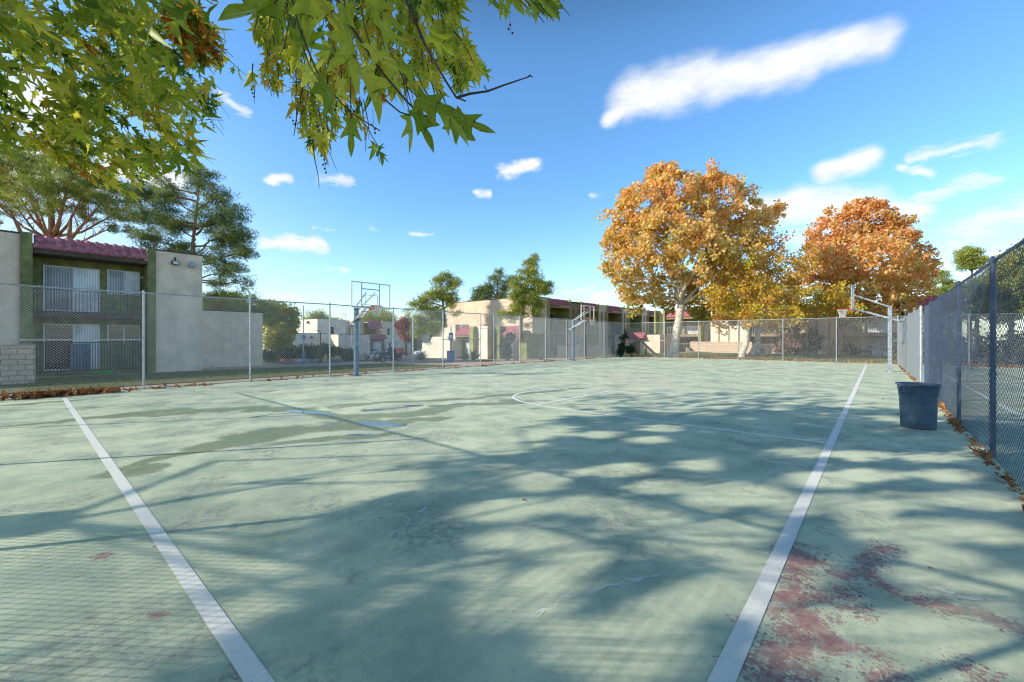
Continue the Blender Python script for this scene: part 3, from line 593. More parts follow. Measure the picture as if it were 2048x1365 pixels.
# ================================================================ BUILDINGS
def tiles(b, A, u, L, v, rows, pitch=.33, amp=.055):
    """S-tiles: A lower corner, u run direction, v vector from the lower to the upper edge"""
    A = Vector(A); u = Vector(u).normalized(); v = Vector(v); nrm = u.cross(v).normalized()
    if nrm.z < 0: nrm = -nrm
    nc = max(1, int(round(L/pitch))); per = 8 if nc < 20 else 6; N = nc*per
    for r in range(rows):
        vs = []; 
        for j, (tt, off) in enumerate(((r/rows-.04, .05), ((r+.98)/rows, .0))):
            for i in range(N+1):
                ph = (i % per)/per; h = amp*(math.sin(math.pi*min(1, ph/.62)) if ph < .62 else -.25*math.sin(math.pi*(ph-.62)/.38))
                vs.append(A+u*(L*i/N)+v*tt+nrm*(h+off+.02))
        for i in range(N+1): vs.append(A+u*(L*i/N)+v*(r/rows-.04)+nrm*(-.0))   # front lip
        F = [(i, i+1, N+2+i, N+1+i) for i in range(N)]+[(2*(N+1)+i, 2*(N+1)+i+1, i+1, i) for i in range(N)]
        b.add(vs, F)
    b.add([A+nrm*-.01, A+u*L+nrm*-.01, A+u*L+v+nrm*-.01, A+v+nrm*-.01], [(0,1,2,3)])
def window(parent, axis, pos, a0, a1, z0, z1, fm, pm, split=.5, out=1, ft=.05, pm2=None):
    """axis 'x': plane x=pos, a is y. axis 'y': plane y=pos, a is x. out = sign of the outward normal"""
    b = MB()
    def bx(b, n0, n1, p0, p1, q0, q1):
        n0, n1 = sorted((pos+n0*out, pos+n1*out))
        if axis == 'x': b.box(n0, n1, p0, p1, q0, q1)
        else: b.box(p0, p1, n0, n1, q0, q1)
    bx(b, 0, .06, a0, a1, z0, z0+ft); bx(b, 0, .06, a0, a1, z1-ft, z1); bx(b, 0, .06, a0, a0+ft, z0+ft, z1-ft); bx(b, 0, .06, a1-ft, a1, z0+ft, z1-ft)
    mid = a0+(a1-a0)*split
    if split: bx(b, 0, .07, mid-ft/2, mid+ft/2, z0+ft, z1-ft)
    f = b.build('window', fm, parent)
    if split:
        b = MB(); bx(b, .01, .025, a0+ft, mid-ft/2, z0+ft, z1-ft); b.build('pane', pm, f)
        b = MB(); bx(b, .015, .035, mid+ft/2, a1-ft, z0+ft, z1-ft); b.build('pane', pm2 or pm, f)
    else:
        b = MB(); bx(b, .01, .025, a0+ft, a1-ft, z0+ft, z1-ft); b.build('pane', pm, f)
    return f
def railing(parent, name, axis, pos, a0, a1, z0, z1, m, step=.13, bar=.016):
    b = MB()
    def ln(p, q, z_, z2, r):
        if axis == 'x': b.tube([(pos,p,z_),(pos,q,z2)], r, 5)
        else: b.tube([(p,pos,z_),(q,pos,z2)], r, 5)
    ln(a0,a1,z1,z1,bar*1.5); ln(a0,a1,z0,z0,bar*1.2); n = max(2, int((a1-a0)/step))
    for i in range(n+1): a = a0+(a1-a0)*i/n; ln(a,a,z0,z1,bar if i % 8 else bar*1.6)
    return b.build(name, m, parent)
# ---- two-storey building on the left
B = thing('apartment_building', 'two-storey tan stucco building with green recessed bay and purple-red tile mansard, behind the left fence', 'building', (-30.7,2.4,0))
X0 = -30.7; XR = -32.0; g = -.35
b = MB(); b.box(-42,X0,-14,-.12,g,6.62); b.build('wall', M['stucco'], B)
b = MB(); b.box(-42,X0,4.86,7.03,g,6.62); b.build('wall', M['stucco'], B)
b = MB(); b.box(-42,XR,-.115,4.855,g,6.45); b.build('recessed_wall', M['green'], B)
b = MB(); b.box(-42.02,X0+.04,-14.02,-.08,6.62,6.70); b.box(-42.02,X0+.04,4.82,7.07,6.62,6.70); b.build('roof_cap', M['capd'], B)
b = MB(); b.box(XR-.0,X0+.16,-.11,.28,g,6.72); b.build('green_fin', M['green'], B)
b = MB(); b.box(XR-.0,X0+.12,4.50,4.85,g,6.66); b.build('green_fin', M['green'], B)
b = MB(); tiles(b, (X0+.18,.31,6.02), (0,1,0), 4.17, (-.42,0,.66), 2, .347, .07); b.build('tile_mansard', M['tile'], B)
b = MB(); b.box(XR,X0+.12,.29,4.49,5.78,5.98); b.build('fascia', M['fascia'], B)
b = MB(); b.box(XR,X0-.02,.29,4.49,2.72,2.98); b.build('balcony_slab', M['fascia'], B)
window(B, 'x', XR, .64, 2.70, 3.08, 5.40, M['white'], M['blindg'], .52, 1, .06, M['blindw'])
window(B, 'x', XR, 3.0, 4.36, 4.12, 5.46, M['white'], M['blindg'], .5, 1, .05, M['blindw'])
window(B, 'x', XR, .64, 2.70, .02, 2.42, M['white'], M['glassd'], .52, 1, .06, M['blindw'])
window(B, 'x', XR, 3.0, 4.36, 1.40, 2.42, M['white'], M['glassd'], .5, 1, .05)
railing(B, 'balcony_railing', 'x', X0-.55, .30, 4.46, 3.02, 4.12, M['iron'], .14, .012)
railing(B, 'patio_railing', 'x', X0-.1, .30, 4.46, .02, 1.46, M['iron'], .11, .016)
b = MB(); b.box(XR+.75,XR+.78,1.55,2.3,.05,1.40); b.build('air_conditioner', M['signb'], B)
for z in (5.32,3.78,2.18):
    b = MB(); b.box(X0,X0+.015,-1.02,-.42,z,z+.34)
    for k in range(5): b.box(X0+.015,X0+.035,-1.02,-.42,z+.02+k*.066,z+.045+k*.066)
    b.build('louvre_vent', M['stucco'], B)
b = MB(); b.box(X0,X0+.1,-1.72,-1.62,.1,5.95); b.prism([(-1.86,6.1),(-1.48,6.1),(-1.60,5.9),(-1.74,5.9)], 'x', X0, X0+.14); b.build('downspout', M['stuccol'], B)
b = MB(); b.bar((X0+.02,5.72,6.12),(X0+.22,5.72,6.02),.30,.05); b.box(X0,X0+.08,5.69,5.75,6.1,6.35); b.box(X0+.06,X0+.22,5.56,5.88,5.90,6.12); f = b.build('floodlight', M['blk'], B)
b = MB(); b.box(X0+.222,X0+.23,5.60,5.84,5.93,6.09); b.build('lens', M['white'], f)
b = MB(); b.box(X0,X0+.2,6.38,6.68,5.85,6.05); b.prism([(6.38,6.05),(6.68,6.05),(6.6,6.2),(6.46,6.2)], 'x', X0, X0+.17); b.build('wall_lamp', M['polel'], B)
b = MB(); b.lathe([(.001,0),(.08,.03),(.09,.08),(.001,.12)], (XR+.1,4.44,5.1), 12); b.build('porch_lamp', M['white'], B)
# garden wall in front, low annex to the right
W1 = thing('garden_wall', 'low pale concrete block garden wall before the left building, at the left edge', 'wall', (-25.5,-3,0))
b = MB(); b.box(-25.6,-25.4,-12,.3,-.3,1.36); b.box(-30.6,-25.61,.1,.3,-.3,1.36); b.build('wall', M['block'], W1); b = MB(); b.box(-25.63,-25.37,-12,.33,1.36,1.42); b.build('coping', M['conc'], W1)
A_ = thing('annex', 'blank single-storey stucco box annex with a flat top, right of the two-storey left building', 'building', (-37,9.5,-.3))
b = MB(); b.box(-41,-34.5,7.3,11.6,-.6,3.56); b.build('wall', M['stucco'], A_); b = MB(); b.box(-41.02,-34.47,7.28,11.63,3.56,3.63); b.build('roof_cap', M['capd'], A_)
hb = thing('hose_bib', 'small white tap fitting at the foot of the tan annex wall', 'tap', (-34.45,8.1,0)); b = MB(); b.box(-34.49,-34.42,8.0,8.2,.02,.35); b.tube([(-34.42,8.1,.25),(-34.3,8.1,.25),(-34.28,8.1,.15)], .03, 6); b.build('pipe', M['white'], hb)
gt = thing('garden_hose', 'bright green coiled hose lying at the foot of the dark patio railing', 'hose', (-30.2,2.7,-.05)); b = MB()
pts = [(-30.2+.15*math.cos(a)*(1+.02*a), 2.6+.45*math.sin(a), -.16+.012*a) for a in np.linspace(0,14,60)]; b.tube(pts, .028, 6); b.build('coil', mat('hose_green', (.03,.42,.06), .5, .1), gt)
# ---- far two-storey building with bays, left of the autumn trees
B2 = thing('apartment_building', 'long two-storey tan building with green balconies and red tile mansards, behind the second hoop', 'building', (-30.7,50,-.7))
xf_ = -30.7; g = -1.2
b = MB(); b.box(-46,xf_,39.1,42.1,g,6.62); b.build('wall', M['stucco2'], B2)
b = MB(); b.box(-46.02,xf_+.03,39.06,42.13,6.62,6.70); b.build('roof_cap', M['capd'], B2)
y = 42.12
for k in range(6):
    L = 5.0; y1 = y+L
    b = MB(); b.box(-46,-32.4,y,y1,g,6.3); b.build('recessed_wall', M['green'], B2)
    b = MB(); b.box(-32.39,xf_+.16,y+.0,y+.28,g,6.72); b.build('green_fin', M['greenl'], B2); b = MB(); b.box(-32.39,xf_+.16,y1-.28,y1-.0,g,6.72); b.build('green_fin', M['greenl'], B2)
    b = MB(); tiles(b, (xf_+.2,y+.3,5.85), (0,1,0), L-.6, (-.5,0,.85), 3, .30, .055); b.build('tile_mansard', M['tile'], B2)
    b = MB(); b.box(-32.38,xf_+.12,y+.29,y1-.29,5.55,5.80); b.build('fascia', M['wood'], B2)
    b = MB(); b.box(-32.38,xf_-.02,y+.29,y1-.29,2.25,2.55); b.build('balcony_slab', M['wood'], B2)
    window(B2, 'x', -32.4, y+.5, y+1.4, 2.6, 4.9, M['white'], M['dark'], 0, 1, .08)
    window(B2, 'x', -32.4, y+2.0, y+3.6, 2.6, 4.9, M['greenl'], M['dark'], 0, 1, .06)
    window(B2, 'x', -32.4, y+2.0, y+3.6, -.6, 1.9, M['white'], M['glassd'], .5, 1, .06)
    b = MB(); b.box(xf_-.12,xf_-.02,y+.3,y1-.3,2.56,3.45); b.build('balcony_parapet', M['green'], B2) if k % 2 else railing(B2, 'balcony_railing', 'x', xf_-.08, y+.3, y1-.3, 2.6, 3.65, M['iron'], .14, .014)
    railing(B2, 'patio_railing', 'x', xf_-.08, y+.3, y1-.3, -.6, .55, M['iron'], .14, .014) if k != 1 else None
    b = MB(); b.lathe([(.001,0),(.09,.03),(.10,.10),(.001,.14)], (-32.25,y+.42 if k else y+4.3,4.6), 10); b.build('porch_lamp', M['white'], B2)
    # pier between bays with boarded downspouts
    b = MB(); b.box(-46,xf_+.02,y1+.01,y1+2.4,g,6.4+(.1 if k % 2 else .0)); b.build('wall', M['stucco2'] if k != 0 else M['wood'], B2)
    b = MB(); b.box(xf_+.02,xf_+.12,y1+.9,y1+1.1,g,5.6); b.box(xf_+.02,xf_+.12,y1+1.9,y1+2.05,g,5.6); b.build('downspout', M['wood'], B2)
    b = MB(); b.box(-46.02,xf_+.05,y1-.02,y1+2.43,6.5,6.57); b.build('roof_cap', M['capd'], B2)
    y = y1+2.4
b = MB(); b.lathe([(.001,.0),(.12,.0),(.15,.12),(.15,.35),(.09,.45),(.001,.46)], (xf_+.16,40.6,5.6), 10); b.build('wall_lamp', M['blk'], B2)
b = MB(); b.tube([(-38,58,6.3),(-38,58,8.2)], .12, 8); b.build('vent_pipe', M['white'], B2)
for dy, lab in ((44.6,'brick patio wall under the first balcony of the long tan building'),(51.6,'brick patio wall under the middle balcony of the long tan building')):
    w_ = thing('patio_wall', lab, 'wall', (-29.4,dy,-.8)); b = MB(); b.box(-29.5,-29.3,dy-2.2,dy+2.6,-1.2,.75); b.build('wall', M['block'], w_)
dish = thing('satellite_dish', 'pale blue-grey round satellite dish standing before the wooden pier of the long tan building', 'satellite dish', (-29.9,47.6,-.6))
b = MB(); b.lathe([(.001,-.14),(.25,-.10),(.46,.0),(.47,.02)], (0,0,0), 20); o = b.build('dish', M['signb'], dish, local=True); o.location = (.1,0,2.0); o.rotation_euler = (0,math.radians(-62),math.radians(150)); b = MB(); b.tube([(0,0,-.3),(0,0,1.9)], .04, 8); b.build('mast', M['polel'], dish, local=True)
# ---- single-storey wing in front of it
B3 = thing('utility_building', 'cream single-storey building with small red tile roofs and green fins, left of the gate gap', 'building', (-36,33.2,-.6))
yw = 33.2; g = -1.0
b = MB(); b.box(-41.5,-37.55,yw,38.4,g,3.0); b.build('wall', M['stuccol'], B3)
b = MB(); b.prism([(-41.6,1.0),(-41.6,g),(-37.7,g),(-37.7,1.45),(-38.3,1.9),(-41.0,1.9)], 'y', yw-.7, yw-.01); b.build('buttress', M['stuccol'], B3)
b = MB(); b.box(-43.2,-41.61,yw-.5,yw+3,g,1.15); b.build('side_wall', M['stuccol'], B3)
b = MB(); b.box(-37.54,-34.9,yw+1.1,38.4,g,2.6); b.build('recessed_wall', M['green'], B3)
window(B3, 'y', yw+1.1, -36.9, -35.5, -.2, 1.7, M['white'], M['blindw'], .5, -1, .07)
b = MB(); tiles(b, (-37.5,yw-.1,2.1), (1,0,0), 2.5, (0,.75,.95), 3, .36, .06); b.build('tile_mansard', M['tile'], B3)
b = MB(); b.box(-37.53,-34.92,yw-.08,yw+1.05,1.85,2.05); b.build('fascia', M['wood'], B3)
b = MB(); b.prism([(yw-.25,g),(yw+2.5,g),(yw+2.5,3.05),(yw-.05,3.05),(yw-.25,2.7)], 'x', -34.9, -34.3); b.build('green_fin', M['greenl'], B3)
b = MB(); b.box(-34.29,-32.6,yw+.3,38.4,g,3.05); b.build('wall', M['stuccol'], B3)
b = MB(); b.box(-32.59,-31.6,yw+1.2,38.4,g,3.05); b.build('green_door_recess', M['green'], B3)
b = MB(); b.box(-31.59,-28.9,yw+2.6,38.9,g,2.2); b.build('recessed_wall', M['green'], B3)
b = MB(); tiles(b, (-31.5,yw+1.5,2.1), (1,0,0), 2.2, (0,.75,.95), 3, .36, .06); b.build('tile_mansard', M['tile'], B3)
b = MB(); b.box(-31.55,-29.2,yw+1.5,yw+2.59,1.85,2.05); b.build('fascia', M['wood'], B3)
window(B3, 'y', yw+2.6, -31.2, -30.5, -.3, 1.5, M['white'], M['blindw'], 0, -1, .07)
b = MB(); b.box(-39.6,-38.4,35,36.2,3.0,3.4); b.build('roof_unit', M['white'], B3)
cp = thing('carport', 'thin pale flat carport beam sheltering the second white car', 'carport', (-46,41,-1))
b = MB(); b.box(-50.5,-41.3,40,46,1.25,1.62); b.build('roof', M['stuccol'], cp)
for sx in (-50.2,-41.6):
    for sy in (40.3,45.7): b = MB(); b.box(sx-.08,sx+.08,sy-.08,sy+.08,-1.4,1.25); b.build('post', M['wood'], cp)
# ---- distant huts and long block beyond the car park
def block(name, lab, parts_, cat='building', loc=None):
    t_ = thing(name, lab, cat, loc)
    for nm, m_, bx_ in parts_: b = MB(); b.box(*bx_); b.build(nm, m_, t_)
    return t_
H1 = block('hut', 'small cream hut with a sloping buttress behind the long dark hedge', [('wall', M['stuccol'], (-82.2,-78.4,31.3,37.2,-2.2,2.55)),('roof_cap', M['capd'], (-82.25,-78.35,31.25,37.25,2.55,2.66))], loc=(-80,34,-1.5))
b = MB(); b.prism([(-84.2,-2.2),(-79.0,-2.2),(-79.0,1.6),(-79.6,2.45),(-81.4,2.45),(-83.8,.3)], 'y', 30.4, 31.29); b.build('buttress', M['stuccol'], H1); b = MB(); b.lathe([(.001,-.2),(.4,0),(.001,.2)], (-78.2,34.4,1.9), 10); b.build('wall_lamp', M['blk'], H1)
b = MB(); b.box(-84.5,-82.25,31.5,35,-2.2,2.4); b.build('green_fin', M['greenl'], H1)
H2 = block('hut', 'second small cream hut with a tiled awning window, right of the yellow hydrant', [('wall', M['stuccol'], (-78,-74.5,37.6,44.0,-2.2,2.45)),('roof_cap', M['capd'], (-78.05,-74.45,37.55,44.05,2.45,2.55))], loc=(-76,40,-1.5))
b = MB(); tiles(b, (-74.2,44.3,1.5), (0,1,0), 3.2, (-.6,0,1.0), 3, .4, .07); b.build('tile_mansard', M['tile'], H2); b = MB(); b.box(-78,-75.4,44.1,47.6,-2.2,1.6); b.build('recessed_wall', M['green'], H2)
window(H2, 'x', -75.4, 45.2, 46.8, -1.0, 1.0, M['white'], M['blindw'], .5, 1, .1); b = MB(); b.box(-78,-74.9,47.65,51,-2.2,2.4); b.build('wall', M['stuccol'], H2)
H3 = block('apartment_building', 'distant cream two-storey block behind the small huts, with one dark window', [('wall', M['stuccol'], (-99,-88.2,40,46.2,-2.4,5.8)),('wall', M['stuccol'], (-97,-90.6,46.25,48.2,-2.4,5.8)),('wall', M['stuccol'], (-99,-88.2,48.25,49.6,-2.4,5.9))], loc=(-93,44,-1.6))
window(H3, 'x', -88.2, 42.6, 43.5, 2.6, 4.2, M['wood'], M['dark'], 0, 1, .1)
for dx in (-96.8,-92.3): b = MB(); b.bar((dx,39.98,5.3),(dx+.4,39.5,5.0),.3,.3); b.build('floodlight', M['blk'], H3)
H4 = block('apartment_building', 'distant shaded two-storey block with dark red tile bays, behind the golf cart', [('wall', M['stucco2'], (-99,-90.2,49.9,51.6,-2.4,5.9)),('wall', M['stucco2'], (-99,-88.2,55.2,63.4,-2.4,5.7)),('wall', M['stucco2'], (-99,-88.8,67.0,69.6,-2.4,5.7)),('wall', M['stucco2'], (-99,-90.4,73.2,77,-2.4,5.7)),
    ('recessed_wall', M['green'], (-99,-91.0,51.61,55.19,-2.4,5.4)),('recessed_wall', M['green'], (-99,-91.0,63.41,66.99,-2.4,5.4)),('recessed_wall', M['green'], (-99,-91,69.61,73.19,-2.4,5.4)),('balcony_parapet', M['greenl'], (-89.4,-88.4,50.4,56.6,-.2,1.5))], loc=(-93,60,-1.8))
for ya in (51.65,63.45,69.65): b = MB(); tiles(b, (-88.0,ya,4.0), (0,1,0), 3.5, (-.9,0,1.9), 4, .45, .09); b.build('tile_mansard', M['tile'], H4)
for ya in (56.6,59.6,61.4): window(H4, 'x', -88.2, ya, ya+.55, 1.9, 4.1, M['wood'], M['dark'], 0, 1, .07)
window(H4, 'x', -90.4, 74.2, 75.6, -1, 1.2, M['white'], M['blindw'], 0, 1, .1)
# ---- far building behind the tall sycamores
B5 = thing('apartment_building', 'two-storey sunlit building with balconies and pale railings behind the white sycamore trunks', 'building', (-12,66,-.4))
g = -.8; YF = 65.0; sx = -46
segs = [(-25.8,-24.6,'p'),(-24.6,-19.2,'b'),(-19.2,-13.2,'p'),(-13.2,-6.6,'b'),(-6.6,-3.5,'p'),(-3.5,2,'b')]
for x0, x1, k in segs:
    if k in 'wp':
        b = MB(); b.box(x0,x1,YF-(.0 if k=='w' else .3),72,g,5.9); b.build('wall', M['stucco2'] if k == 'w' else M['stuccol'], B5)
        if k == 'p':
            b = MB(); n = max(1, int((x1-x0)/1.3))
            for i in range(n): b.box(x0+.7+i*1.3,x0+.82+i*1.3,YF-.36,YF-.31,g,5.6)
            b.build('downspout', M['wood'], B5)
            b = MB(); b.box(x1-.02,x1+.22,YF-1.7,YF+1.4,g,6.0); b.build('green_fin', M['greenl'], B5); b = MB(); b.box(x0-.22,x0+.02,YF-1.7,YF+1.4,g,6.0); b.build('green_fin', M['greenl'], B5)
    else:
        b = MB(); b.box(x0+.23,x1-.23,YF+1.5,72,g,5.6); b.build('recessed_wall', M['stucco2'], B5)
        b = MB(); b.box(x0+.24,x1-.24,YF-1.4,YF+1.49,1.95,2.3); b.build('balcony_slab', M['wood'], B5)
        b = MB(); tiles(b, (x0+.24,YF-1.5,4.9), (1,0,0), x1-x0-.48, (0,.7,1.0), 3, .36, .06); b.build('tile_mansard', M['tile'], B5)
        b = MB(); b.box(x0+.24,x1-.24,YF-1.45,YF+1.49,4.55,4.85); b.build('fascia', M['wood'], B5)
        railing(B5, 'balcony_railing', 'y', YF-1.35, x0+.3, x1-.3, 2.35, 3.4, M['galv'], .22, .022); railing(B5, 'patio_railing', 'y', YF-1.35, x0+.3, x1-.3, -.4, .95, M['polel'], .22, .026)
        window(B5, 'y', YF+1.5, x0+2.4, x0+4.6, 2.35, 4.5, M['white'], M['blindw'], .5, -1, .08); window(B5, 'y', YF+1.5, x0+2.4, x0+4.6, -.4, 1.8, M['white'], M['blindg'], .5, -1, .08)
        b = MB(); b.box(x0+1.5,x0+2.2,YF+.9,YF+1.45,2.32,4.0); b.build('closet_door', M['greenl'], B5)
w_ = thing('patio_wall', 'sunlit pale block wall between the two front sycamore trunks', 'wall', (-17,62,-.5)); b = MB(); b.box(-20.0,-12.4,61.9,62.1,-.8,1.25); b.box(-20.2,-20.0,61.9,63.6,-.8,1.25); b.build('wall', M['block'], w_)
B6 = thing('utility_building', 'small low grey hut with a red tiled eave, half hidden by the largest sycamore trunk', 'building', (-24.5,55,-.4))
b = MB(); b.box(-28.8,-22.2,56,61,-.8,2.2); b.build('wall', M['stucco'], B6); b = MB(); tiles(b, (-27.2,55.3,1.7), (1,0,0), 3.0, (0,.7,.8), 3, .34, .05); b.build('tile_mansard', M['tile'], B6); b = MB(); b.box(-25.9,-25.0,55.93,55.99,-.5,1.5); b.build('door', M['wood'], B6)
B7 = thing('apartment_building', 'building with a dark red roof edge showing past the right hoop pole', 'building', (4.4,70,-.6))
b = MB(); b.box(2.6,7.0,68,80,-.8,5.2); b.build('wall', M['stucco2'], B7); b = MB(); tiles(b, (2.5,67.4,5.0), (1,0,0), 4.6, (0,1.0,1.6), 3, .6, .08); b.build('tile_mansard', M['tile'], B7)
for k in range(2): window(B7, 'y', 68, 3.0+k*2, 4.5+k*2, 2.6, 4.4, M['white'], M['glassd'], .5, -1, .09)
for k in range(2): window(B7, 'y', 68, 3.0+k*2, 4.5+k*2, -.2, 1.8, M['white'], M['glassd'], .5, -1, .09)
# ================================================================ VEHICLES
def car(label, loc, rz, group='white cars parked in the car park'):
    r = thing('parked_car', label, 'car', loc, 0, group)
    # lower body profile (x along the car, z up), lofted across with tumblehome
    prof = [(-2.2,.35),(-2.25,.62),(-2.18,.86),(-1.55,.95),(1.05,.93),(1.75,.84),(2.15,.70),(2.22,.48),(2.15,.28),(-2.1,.26)]
    V = []; b = MB(); ys = (-.88,-.80,.80,.88)
    for yy in ys:
        kx = .985 if abs(yy) > .85 else 1.0; V += [(x*kx, yy, z if abs(yy) < .85 else .3+(z-.3)*.93) for x, z in prof]
    n = len(prof); F = [tuple(range(n)), tuple(reversed(range(3*n, 4*n)))]
    for j in range(3):
        for i in range(n): F.append((j*n+i, j*n+(i+1) % n, (j+1)*n+(i+1) % n, (j+1)*n+i))
    b.add(V, F); b.build('body', M['car'], r, bevel=.05, local=True)
    b = MB(); top = [(-1.62,.94,.80),(-1.05,1.36,.62),(-.2,1.44,.60),(.35,1.38,.61),(1.08,.93,.80)]
    V = [(x, -w_, z) for x, z, w_ in top]+[(x, w_, z) for x, z, w_ in top]; b.add(V, [(0,1,6,5),(1,2,7,6),(2,3,8,7),(3,4,9,8),(0,4,3,2,1),(5,6,7,8,9),(0,5,9,4)])
    b.build('cabin', M['car'], r, bevel=.03, local=True)
    for s in (-1,1):
        b = MB(); b.add([(-1.35,s*.735,1.0),(-.95,s*.645,1.30),(-.30,s*.628,1.38),(-.30,s*.745,1.0)],[(0,1,2,3)]); b.add([(-.22,s*.745,1.0),(-.22,s*.628,1.38),(.30,s*.635,1.33),(.84,s*.735,1.0)],[(0,1,2,3)])
        for i in range(len(b.v)): b.v[i] = (b.v[i][0], b.v[i][1]+s*.035, b.v[i][2])
        b.build('side_window', M['glassc'], r, local=True)
    b = MB(); b.add([(1.03,-.68,.99),(1.03,.68,.99),(.42,.53,1.35),(.42,-.53,1.35)],[(0,1,2,3)]); b.v = [(x+.035,y_,z+.03) for x,y_,z in b.v]; b.build('windscreen', M['glassc'], r, local=True)
    b = MB(); b.add([(-1.55,-.66,1.0),(-1.55,.66,1.0),(-1.12,.54,1.33),(-1.12,-.54,1.33)],[(0,1,2,3)]); b.v = [(x-.035,y_,z+.03) for x,y_,z in b.v]; b.build('rear_window', M['glassc'], r, local=True)
    for x in (-1.38,1.38):
        for s in (-1,1):
            b = MB(); b.tube([(x,s*.70,.32),(x,s*.90,.32)], .32, 20); wh = b.build('wheel', M['rubber'], r, local=True)
            b = MB(); b.tube([(x,s*.895,.32),(x,s*.912,.32)], .20, 14); b.build('rim', M['polel'], wh, local=True)
    for s in (-1,1):
        b = MB(); b.box(2.10,2.235,s*.62-.16,s*.62+.16,.56,.70); b.build('headlight', M['white'], r, local=True)
        b = MB(); b.box(-2.27,-2.16,s*.66-.13,s*.66+.13,.66,.82); b.build('tail_light', M['red'], r, local=True)
    r.rotation_euler = (0,0,rz); return r
v = P(748, 84); car('white car parked behind the golf cart, its windscreen to the right', (v.x, v.y, -1.72), math.radians(30))
v = P(853, 78); car('white car under the carport, left of the cream utility building', (v.x, v.y, -1.47), math.radians(205))
# golf cart, local front = +X
v = P(776, 38.6); hd = -FW*math.cos(math.radians(42))-RT*math.sin(math.radians(42)); gz = terr(v.x, v.y)-.02
gc = thing('golf_cart', 'dark golf cart with a flat roof, carrying a driver and a red box', 'golf cart', (v.x, v.y, gz))
rzc = math.atan2(hd.y, hd.x)
b = MB(); b.prism([(-1.15,.30),(-1.15,.78),(-.35,.80),(-.33,.46),(.45,.40),(.62,.95),(.78,.98),(1.22,.72),(1.30,.42),(1.20,.28)], 'y', -.56, .56); b.build('body', M['blk'], gc, bevel=.04, local=True)
b = MB(); b.box(-.38,.15,-.52,.52,.66,.80); b.box(-.50,-.38,-.52,.52,.72,1.18); b.build('seat', M['navy'], gc, bevel=.03, local=True)
b = MB(); b.box(-1.05,.85,-.60,.60,1.78,1.84); b.build('roof', M['polel'], gc, bevel=.02, local=True)
for x0, x1 in ((-.55,-.62),(.70,.50)):
    for s in (-1,1): b = MB(); b.tube([(x0,s*.52,.75),(x1,s*.54,1.78)], .02, 6); b.build('roof_strut', M['iron'], gc, local=True)
b = MB(); b.add([(.70,-.5,.97),(.70,.5,.97),(.53,.5,1.66),(.53,-.5,1.66)],[(0,1,2,3)]); b.build('windscreen', M['acry'], gc, local=True)
b = MB(); b.tube([(.62,.25,.9),(.38,.25,1.10)], .02, 6); b.lathe([(.14,-.015),(.17,0),(.14,.015),(.14,-.015)], (.36,.25,1.12), 16); b.build('steering_wheel', M['rubber'], gc, local=True)
for x in (-.82,.85):
    for s in (-1,1): b = MB(); b.tube([(x,s*.46,.23),(x,s*.64,.23)], .23, 16); wh = b.build('wheel', M['rubber'], gc, local=True); b = MB(); b.tube([(x,s*.635,.23),(x,s*.65,.23)], .12, 10); b.build('rim', M['polel'], wh, local=True)
for s in (-1,1): b = MB(); b.box(1.16,1.27,s*.38-.1,s*.38+.1,.58,.68); b.build('headlight', M['white'], gc, local=True)
b = MB(); b.box(-1.5,-1.12,-.5,.5,.62,.68); b.box(-1.5,-1.47,-.5,.5,.68,.86); b.build('cargo_tray', M['iron'], gc, local=True)
gc.rotation_euler = (0,0,rzc)
Rz = Matrix.Rotation(rzc, 4, 'Z')
def carp(x, y, z): q = Rz @ Vector((x,y,z)); return (v.x+q.x, v.y+q.y, gz+q.z)
tb = thing('toolbox', 'bright red toolbox strapped on the back of the golf cart', 'box', carp(-1.26,-.05,.80)); b = MB(); b.box(-.2,.2,-.4,.4,.0,.36); b.build('box_body', M['red'], tb, bevel=.02, local=True); b = MB(); b.box(-.21,.21,-.41,.41,.365,.42); b.tube([(0,-.12,.42),(0,-.12,.48),(0,.12,.48),(0,.12,.42)], .012, 6); b.build('lid', M['red'], tb, bevel=.015, local=True); tb.rotation_euler = (0,0,rzc)
# driver: one skinned surface, clothing as thicker skins
def skin_mesh(name, verts, edges, radii, root_i, m, parent, sub=2):
    me = bpy.data.meshes.new(name); me.from_pydata(verts, edges, []); o = link(name, me, m, parent)
    md = o.modifiers.new('skin', 'SKIN'); 
    if not me.skin_vertices: 
        import bmesh
        bm = bmesh.new(); bm.from_mesh(me); bm.verts.layers.skin.verify(); bm.to_mesh(me); bm.free()
    for i, r_ in enumerate(radii): me.skin_vertices[0].data[i].radius = (r_ if hasattr(r_, '__len__') else (r_, r_))
    me.skin_vertices[0].data[root_i].use_root = True; md.use_smooth_shade = True
    s_ = o.modifiers.new('sub', 'SUBSURF'); s_.levels = sub; s_.render_levels = sub; return o
pz = .80
per = thing('person', 'driver in dark clothes and cap sitting in the golf cart', 'person', carp(-.12,.25,pz))
J = [(0,0,.08),(.0,0,.28),(.04,0,.46),(.05,0,.56),(.07,0,.62),(.09,0,.72),(.08,0,.82),                # pelvis..head 0-6
     (.03,.19,.48),(.16,.24,.26),(.38,.10,.32),(.46,.06,.33), (.03,-.19,.48),(.16,-.24,.26),(.38,-.10,.32),(.46,-.06,.33),   # arms 7-14
     (.02,.10,.06),(.44,.13,.06),(.50,.12,-.30),(.62,.12,-.34), (.02,-.10,.06),(.44,-.13,.06),(.50,-.12,-.30),(.62,-.12,-.34)]   # legs 15-22
Eg = [(0,1),(1,2),(2,3),(3,4),(4,5),(5,6),(2,7),(7,8),(8,9),(9,10),(2,11),(11,12),(12,13),(13,14),(0,15),(15,16),(16,17),(17,18),(0,19),(19,20),(20,21),(21,22)]
